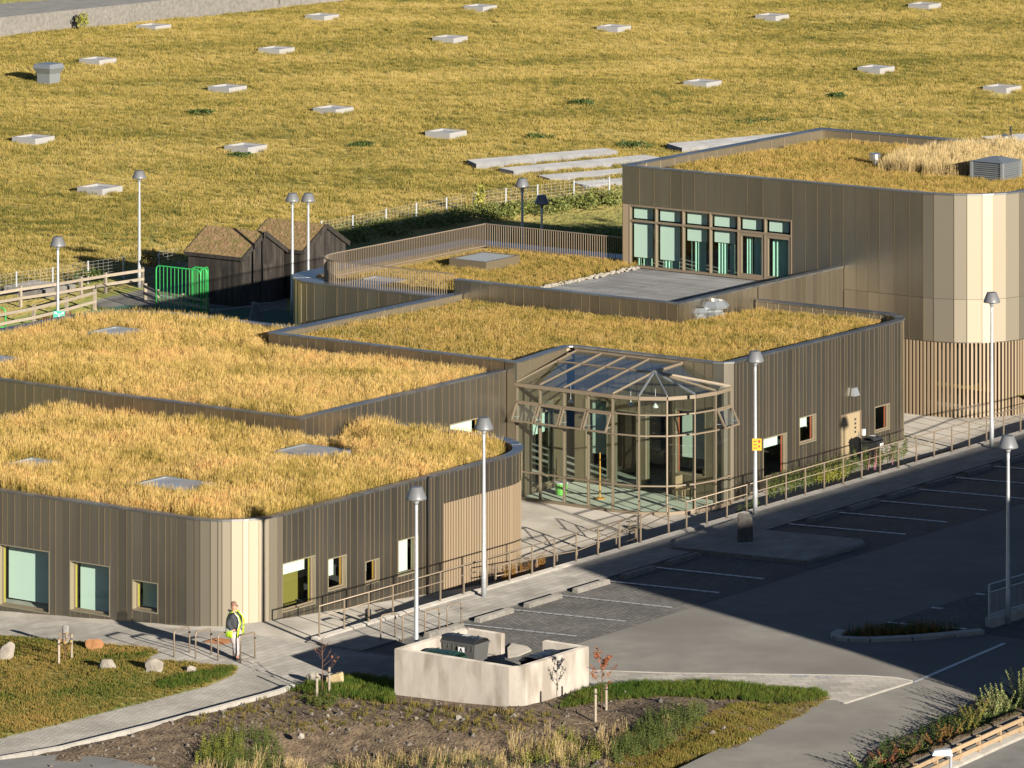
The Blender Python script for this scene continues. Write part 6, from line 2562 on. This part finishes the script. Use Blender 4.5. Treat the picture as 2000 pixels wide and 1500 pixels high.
def gate(px0, py0, px1, py1, label, h, nbar, bent=True):
    A_, B_ = back(px0, py0, 0), back(px1, py1, 0)
    d = B_ - A_
    t_ = thing('green_gate', label, 'gate', A_, math.atan2(d.y, d.x), 'bright green tubular barriers')
    L_ = d.length
    r = .18
    mb = MB()
    mb.tube([(0, 0, -.03), (0, 0, h - r), (r * .3, 0, h - r * .3), (r, 0, h), (L_ - r, 0, h), (L_ - r * .3, 0, h - r * .3), (L_, 0, h - r), (L_, 0, -.03)], .032, 7)
    part('frame', mb, M['green'], t_, True, True)
    mb = MB()
    mb.tube([(0, 0, .12), (L_, 0, .12)], .02, 6)
    part('bottom_rail', mb, M['green'], t_, True, True)
    for k in range(1, nbar):
        x = L_ * k / nbar
        mb = MB()
        mb.tube([(x, 0, .12), (x, 0, h)], .014, 5)
        part('bar', mb, M['green'], t_, local=True)


def zt_at(px, yb, yt):
    d_ = back(px, yb, 0).y
    return CAMH - d_ * (yt + 1000) / FPX


gate(305, 615, 392, 626, 'wide bright green tubular barrier in front of the black shed', zt_at(305, 615, 518), 12)
gate(392, 626, 406, 619, 'narrow end leaf of the bright green barrier, side on', zt_at(392, 626, 527), 3)
gate(375, 605, 404, 608, 'rear bright green tubular leaf beside the shed corner', zt_at(375, 605, 521), 5)
gate(-45, 640, 11, 645, 'green tubular barrier end at the left picture edge', zt_at(0, 640, 597), 4)
# sheds
def build_shed(u0, u1, v0, v1, he, hr, label, doorv=True):
    """ridge runs along v; gable end faces -v"""
    t_ = thing('garden_shed', label, 'shed', W(u0, v0, 0), 0, 'black timber sheds with turf roofs')
    um = (u0 + u1) / 2
    # boards on the long wall (u=u0) facing the camera
    n_ = int((v1 - v0) / .15)
    for k in range(n_):
        a, b = v0 + (v1 - v0) * k / n_, v0 + (v1 - v0) * (k + 1) / n_ - .012
        pr = random.uniform(0, .012)
        mb = MB()
        mb.ubox(u0 - .02 - pr, u0 + .03, a, b, -.05, he)
        part('board', mb, M['blackwood'], t_)
    n_ = int((u1 - u0) / .15)
    for k in range(n_):
        a, b = u0 + (u1 - u0) * k / n_, u0 + (u1 - u0) * (k + 1) / n_ - .012
        pr = random.uniform(0, .012)

        def zr(x):
            return he + (hr - he) * (1 - abs(x - um) / (um - u0)) - .03
        mb = MB()
        q = [(a, v0 - .02 - pr), (b, v0 - .02 - pr), (b, v0 + .03), (a, v0 + .03)]
        mb.hexa([W(x, y, -.05) for x, y in q], [W(x, y, zr(x)) for x, y in q])
        part('board', mb, M['blackwood'], t_)
    mb = MB()
    mb.ubox(u0 + .05, u1, v0 + .05, v1, -.1, he)
    part('inner_wall', mb, M['darkin'], t_)
    th = .10
    for a, b, nm in ((u0 - .14, um, 'roof'), (u1 + .14, um, 'roof')):
        mb = MB()
        za, zb_ = he - (hr - he) / (um - u0) * .14, hr
        q = [(a, v0 - .12, za), (b, v0 - .12, zb_), (b, v1 + .12, zb_), (a, v1 + .12, za)]
        if a > b:
            q = q[::-1]
        mb.hexa([W(x, y, z_) for x, y, z_ in q], [W(x, y, z_ + th) for x, y, z_ in q])
        rf = part(nm, mb, M['moss'], t_)
        mb = MB()
        for vv in (v0 - .15, v1 + .12):
            mb.bar(W(a, vv + .01, za + .02), W(b, vv + .01, zb_ + .02), .04, .2)
        mb.bar(W(a, v0 - .12, za + .02), W(a, v1 + .12, za + .02), .04, .16)
        part('fascia', mb, M['blackwood'], rf)
    if doorv:
        mb = MB()
        mb.ubox(um - .25, um + .55, v0 - .055, v0 - .035, .0, 1.75)
        part('door', mb, M['blackwood'], t_)
    return t_


build_shed(182.9, 185.9, 145.75, 148.85, 2.25, 3.15, 'nearer black timber shed with a brown mossy gabled roof')
build_shed(186.15, 189.3, 144.85, 147.95, 2.25, 3.17, 'farther black timber shed, its gable beside the roof railing', False)
# playground log frames
p = back(470, 630, 0)
t_ = thing('log_climbing_frame', 'grey log climbing frame in the shade right of the green barrier', 'play equipment', p)
dd_ = W(1, 0).normalized()


def lp_(px, py, z_):
    return back(px, py, z_)


for (a, b, za, zb_) in (((419, 622), (414, 603), 0, .9), ((428, 622), (424, 603), 0, .9), ((485, 632), (497, 592), 0, 1.6), ((505, 625), (494, 590), 0, 1.7), ((515, 622), (499, 592), 0, 1.6)):
    A_, B_ = back(a[0], a[1] + 12, 0), None
    B_ = Vector(((b[0] - 1000) * A_.y / FPX, A_.y, CAMH - A_.y * (b[1] + 1000) / FPX))
    mb = MB()
    mb.tube([A_, B_], .09, 8)
    part('log', mb, M['woodgrey'], t_)
for (a, b) in (((424, 606), (494, 598)), ((498, 594), (532, 592)), ((505, 610), (545, 600))):
    A_ = back(460, 640, 0)
    q = [Vector(((x - 1000) * A_.y / FPX, A_.y, CAMH - A_.y * (y + 1000) / FPX)) for x, y in (a, b)]
    mb = MB()
    mb.tube(q, .05, 6)
    part('beam', mb, M['woodgrey'], t_)
# hedge along the right mesh fence: single bushes side by side
hb = [(655, 474), (690, 468), (730, 462), (775, 454), (820, 447), (865, 440), (905, 433), (950, 430), (990, 428), (1030, 424), (1075, 418), (1115, 412), (1155, 408), (1195, 402)]
vs, fs, cs_ = [], [], []
blobs = []
for i, (x, y) in enumerate(hb):
    c = back(x, y, 0)
    big = 1.0 + .35 * (i > 7)
    for k in range(8):
        blobs.append((c.x + random.uniform(-1.2, 1.2), c.y + random.uniform(-1.2, 1.0), .2 + random.uniform(0, .28) * big, .55, .5, .3 * big))
o = link('hedge', leafmesh('hedge', *leafcloud(blobs, 13000, .075, 77), M['leafhedge']))
o['kind'] = 'stuff'
c = back(935, 424, 0)
o = link('bush', leafmesh('bush', *leafcloud([(0, 0, .7, .3, .3, .5), (.1, 0, 1.2, .22, .22, .4)], 300, .09, 5), M['leafyellow']), None, c)
tag(o, 'upright yellow green bush at the mesh fence behind the roof railing corner', 'bush')
c = back(172, 553, 0)
o = link('bush', leafmesh('bush', *leafcloud([(0, 0, .35, .7, .5, .35), (.5, .2, .3, .5, .4, .3)], 400, .08, 6), M['leafdark']), None, c)
tag(o, 'dark bush at the foot of the left mesh fence', 'bush')
c = back(288, 540, 0)
o = link('bush', leafmesh('bush', *leafcloud([(0, 0, .6, .5, .4, .5), (.3, .1, .9, .4, .3, .4)], 260, .08, 8), M['leafautumn']), None, c)
tag(o, 'sparse brown bush right of the tall left lamp by the fence', 'bush')
weeds('playground_plants', [(70, 632), (130, 618), (150, 622), (90, 636)], g0, 60, .35, M['leafred'], 44, .05)

# ------------------------------------------------------------------ person
pp = G(457, 1288)
per = thing('person', 'man in a yellow hi-vis vest over a charcoal jacket, hands in pockets, looking right', 'person', pp, -0.42)


def skin(name, nodes, edges, m_, parent, sub=2, root=0, sx=1.0):
    me = bpy.data.meshes.new(name)
    me.from_pydata([n[:3] for n in nodes], edges, [])
    o = link(name, me, parent)
    md = o.modifiers.new('skin', 'SKIN')
    lay = me.skin_vertices[0] if len(me.skin_vertices) else None
    if lay is None:
        bpy.context.view_layer.objects.active = o
        me_ = me
    md.use_smooth_shade = True
    for i, n in enumerate(nodes):
        r = n[3]
        rx, ry = (r if isinstance(r, tuple) else (r, r))
        rx, ry = rx * 1.22, ry * 1.22
        me.skin_vertices[0].data[i].radius = (rx, ry)
        me.skin_vertices[0].data[i].use_root = i == root
    sb = o.modifiers.new('sub', 'SUBSURF')
    sb.levels = sb.render_levels = sub
    me.materials.append(m_)
    return o


# faces +x; z up; height 1.78
try:
    nodes = [(0, 0, .95, .12), (0, 0, 1.18, .13), (0, 0, 1.38, .15), (0, 0, 1.48, .07), (.015, 0, 1.56, .055), (.015, 0, 1.63, .092), (.015, 0, 1.73, .088),
             (0, .10, .90, .085), (.02, .10, .50, .06), (.0, .10, .10, .04), (.10, .11, .04, .03), (0, -.10, .90, .085), (.10, -.10, .50, .06), (.16, -.10, .10, .04), (.26, -.11, .04, .03),
             (0, .19, 1.39, .05), (-.06, .28, 1.15, .035), (.04, .22, .98, .035), (.07, .17, .93, .03), (0, -.19, 1.39, .05), (-.06, -.28, 1.15, .035), (.04, -.22, .98, .035), (.07, -.17, .93, .03)]
    edges = [(0, 1), (1, 2), (2, 3), (3, 4), (4, 5), (5, 6), (0, 7), (7, 8), (8, 9), (9, 10), (0, 11), (11, 12), (12, 13), (13, 14), (2, 15), (15, 16), (16, 17), (17, 18), (2, 19), (19, 20), (20, 21), (21, 22)]
    skin('body', nodes, edges, M['skin'], per)
    nodes = [(.02, 0, .93, (.20, .16)), (.04, 0, 1.12, (.22, .185)), (.01, 0, 1.32, (.21, .16)), (-.01, 0, 1.45, (.13, .11)),
             (0, .20, 1.40, .095), (-.06, .29, 1.16, .078), (.07, .22, .96, .065), (0, -.20, 1.40, .095), (-.06, -.29, 1.16, .078), (.07, -.22, .96, .065)]
    skin('jacket', nodes, [(0, 1), (1, 2), (2, 3), (2, 4), (4, 5), (5, 6), (2, 7), (7, 8), (8, 9)], M['jacket'], per)
    nodes = [(-.09, 0, 1.52, (.09, .10)), (-.12, .0, 1.46, (.08, .13))]
    skin('hood', nodes, [(0, 1)], M['jacket'], per)
    nodes = [(0, 0, .92, (.16, .14)), (.0, .10, .84, .125), (.03, .105, .48, .10), (-.0, .10, .12, .085), (.02, -.10, .84, .125), (.12, -.105, .48, .10), (.16, -.10, .12, .085)]
    skin('trousers', nodes, [(0, 1), (1, 2), (2, 3), (0, 4), (4, 5), (5, 6)], M['trousers'], per)
    for sx, sy in ((0, .10), (.16, -.10)):
        skin('shoe', [(sx - .05, sy, .045, .05), (sx + .05, sy, .045, .05), (sx + .17, sy * 1.1, .035, .04)], [(0, 1), (1, 2)], M['shoe'], per)
    mb = MB()
    mb.lathe([(.088, 1.665), (.098, 1.70), (.096, 1.74), (.078, 1.785), (.045, 1.81), (.01, 1.818)], 16, (-.012, 0))
    part('hair', mb, M['hair'], per, True, True)
    for sy in (-1, 1):
        mb = MB()
        mb.lathe([(.012, 1.665), (.022, 1.68), (.012, 1.70)], 8, (.03, sy * .09))
        part('ear', mb, M['skin'], per, True, True)
    mb = MB()
    mb.hexa([(.11, -.018, 1.635), (.145, -.012, 1.64), (.145, .012, 1.64), (.11, .018, 1.635)], [(.11, -.01, 1.69), (.12, -.006, 1.685), (.12, .006, 1.685), (.11, .01, 1.69)])
    part('nose', mb, M['skin'], per, True, True)
    mb = MB()
    for sy in (-1, 1):
        mb.box(.105, .122, sy * .035 - .022, sy * .035 + .022, 1.672, 1.70)
        mb.bar((.115, sy * .057, 1.69), (.03, sy * .092, 1.69), .006, .008)
    mb.bar((.12, -.03, 1.69), (.12, .03, 1.69), .006, .006)
    part('glasses', mb, M['cap'], per, local=True)
    # vest: two open front panels and a back, as bands round the torso
    def ring(z0, z1, rx0, ry0, rx1, ry1, a0, a1, m_, nm, cx0=.02, cx1=.02):
        mb = MB()
        n_ = 18
        for k in range(n_):
            b0, b1 = math.radians(a0 + (a1 - a0) * k / n_), math.radians(a0 + (a1 - a0) * (k + 1) / n_)
            mb.hexa([(cx0 + rx0 * math.cos(b0), ry0 * math.sin(b0), z0), (cx0 + rx0 * math.cos(b1), ry0 * math.sin(b1), z0), (cx0 + (rx0 - .01) * math.cos(b1), (ry0 - .01) * math.sin(b1), z0), (cx0 + (rx0 - .01) * math.cos(b0), (ry0 - .01) * math.sin(b0), z0)],
                    [(cx1 + rx1 * math.cos(b0), ry1 * math.sin(b0), z1), (cx1 + rx1 * math.cos(b1), ry1 * math.sin(b1), z1), (cx1 + (rx1 - .01) * math.cos(b1), (ry1 - .01) * math.sin(b1), z1), (cx1 + (rx1 - .01) * math.cos(b0), (ry1 - .01) * math.sin(b0), z1)])
        return mb
    A0, A1 = 78, 282
    vest = part('vest', ring(.74, .94, .285, .285, .285, .280, A0, A1, None, ''), M['hivis'], per, True, True)
    part('reflective_band', ring(.94, 1.02, .287, .281, .285, .278, A0, A1, None, ''), M['reflect'], vest, True, True)
    part('vest_back', ring(1.02, 1.26, .284, .277, .27, .22, 100, 260, None, ''), M['hivis'], vest, True, True)
    part('vest_back', ring(1.26, 1.49, .27, .24, .15, .14, 115, 245, None, '', .02, .0), M['hivis'], vest, True, True)
    for sy in (-1, 1):
        mb = MB()
        pts_ = [(.22, sy * .18, .76), (.26, sy * .16, 1.05), (.285, sy * .13, 1.2), (.22, sy * .13, 1.38), (.08, sy * .13, 1.51), (-.08, sy * .12, 1.49)]
        for a, b in zip(pts_, pts_[1:]):
            mb.bar(a, b, .09, .02, up=Vector((1, 0, .6)))
        part('vest_front', mb, M['hivis'], vest, True, True)
        mb = MB()
        pts_ = [(.24, sy * .205, 1.0), (.275, sy * .165, 1.2), (.225, sy * .17, 1.38), (.08, sy * .165, 1.515)]
        for a, b in zip(pts_, pts_[1:]):
            mb.bar(a, b, .04, .022, up=Vector((1, 0, .6)))
        part('reflective_band', mb, M['reflect'], vest, True, True)
except Exception as e:
    print('PERSON FAILED', e)

# ------------------------------------------------------------------ the building across the street that shades the car park
tip = G(1100, 1103)
HB_ = 12.0
sh = Vector((math.sin(SUN_AZ), -math.cos(SUN_AZ), 0)) * (HB_ / math.tan(SUN_EL))
cu, cv = UV(tip.x + sh.x, tip.y + sh.y)
t_ = thing('apartment_building', 'tall grey rendered building across the street, beyond the right picture edge', 'building', W(cu, cv, 0))
mb = MB()
mb.ubox(cu, cu + 95, cv - 26, cv, -1, HB_)
part('wall', mb, M['render'], t_)
mb = MB()
for fl in range(4):
    for k in range(28):
        uu = cu + 2 + k * 3.3
        mb.ubox(uu, uu + 1.5, cv + .003, cv + .03, 1 + fl * 2.8, 2.4 + fl * 2.8)
part('window_rows', mb, M['winblack'], t_, kind='stuff')
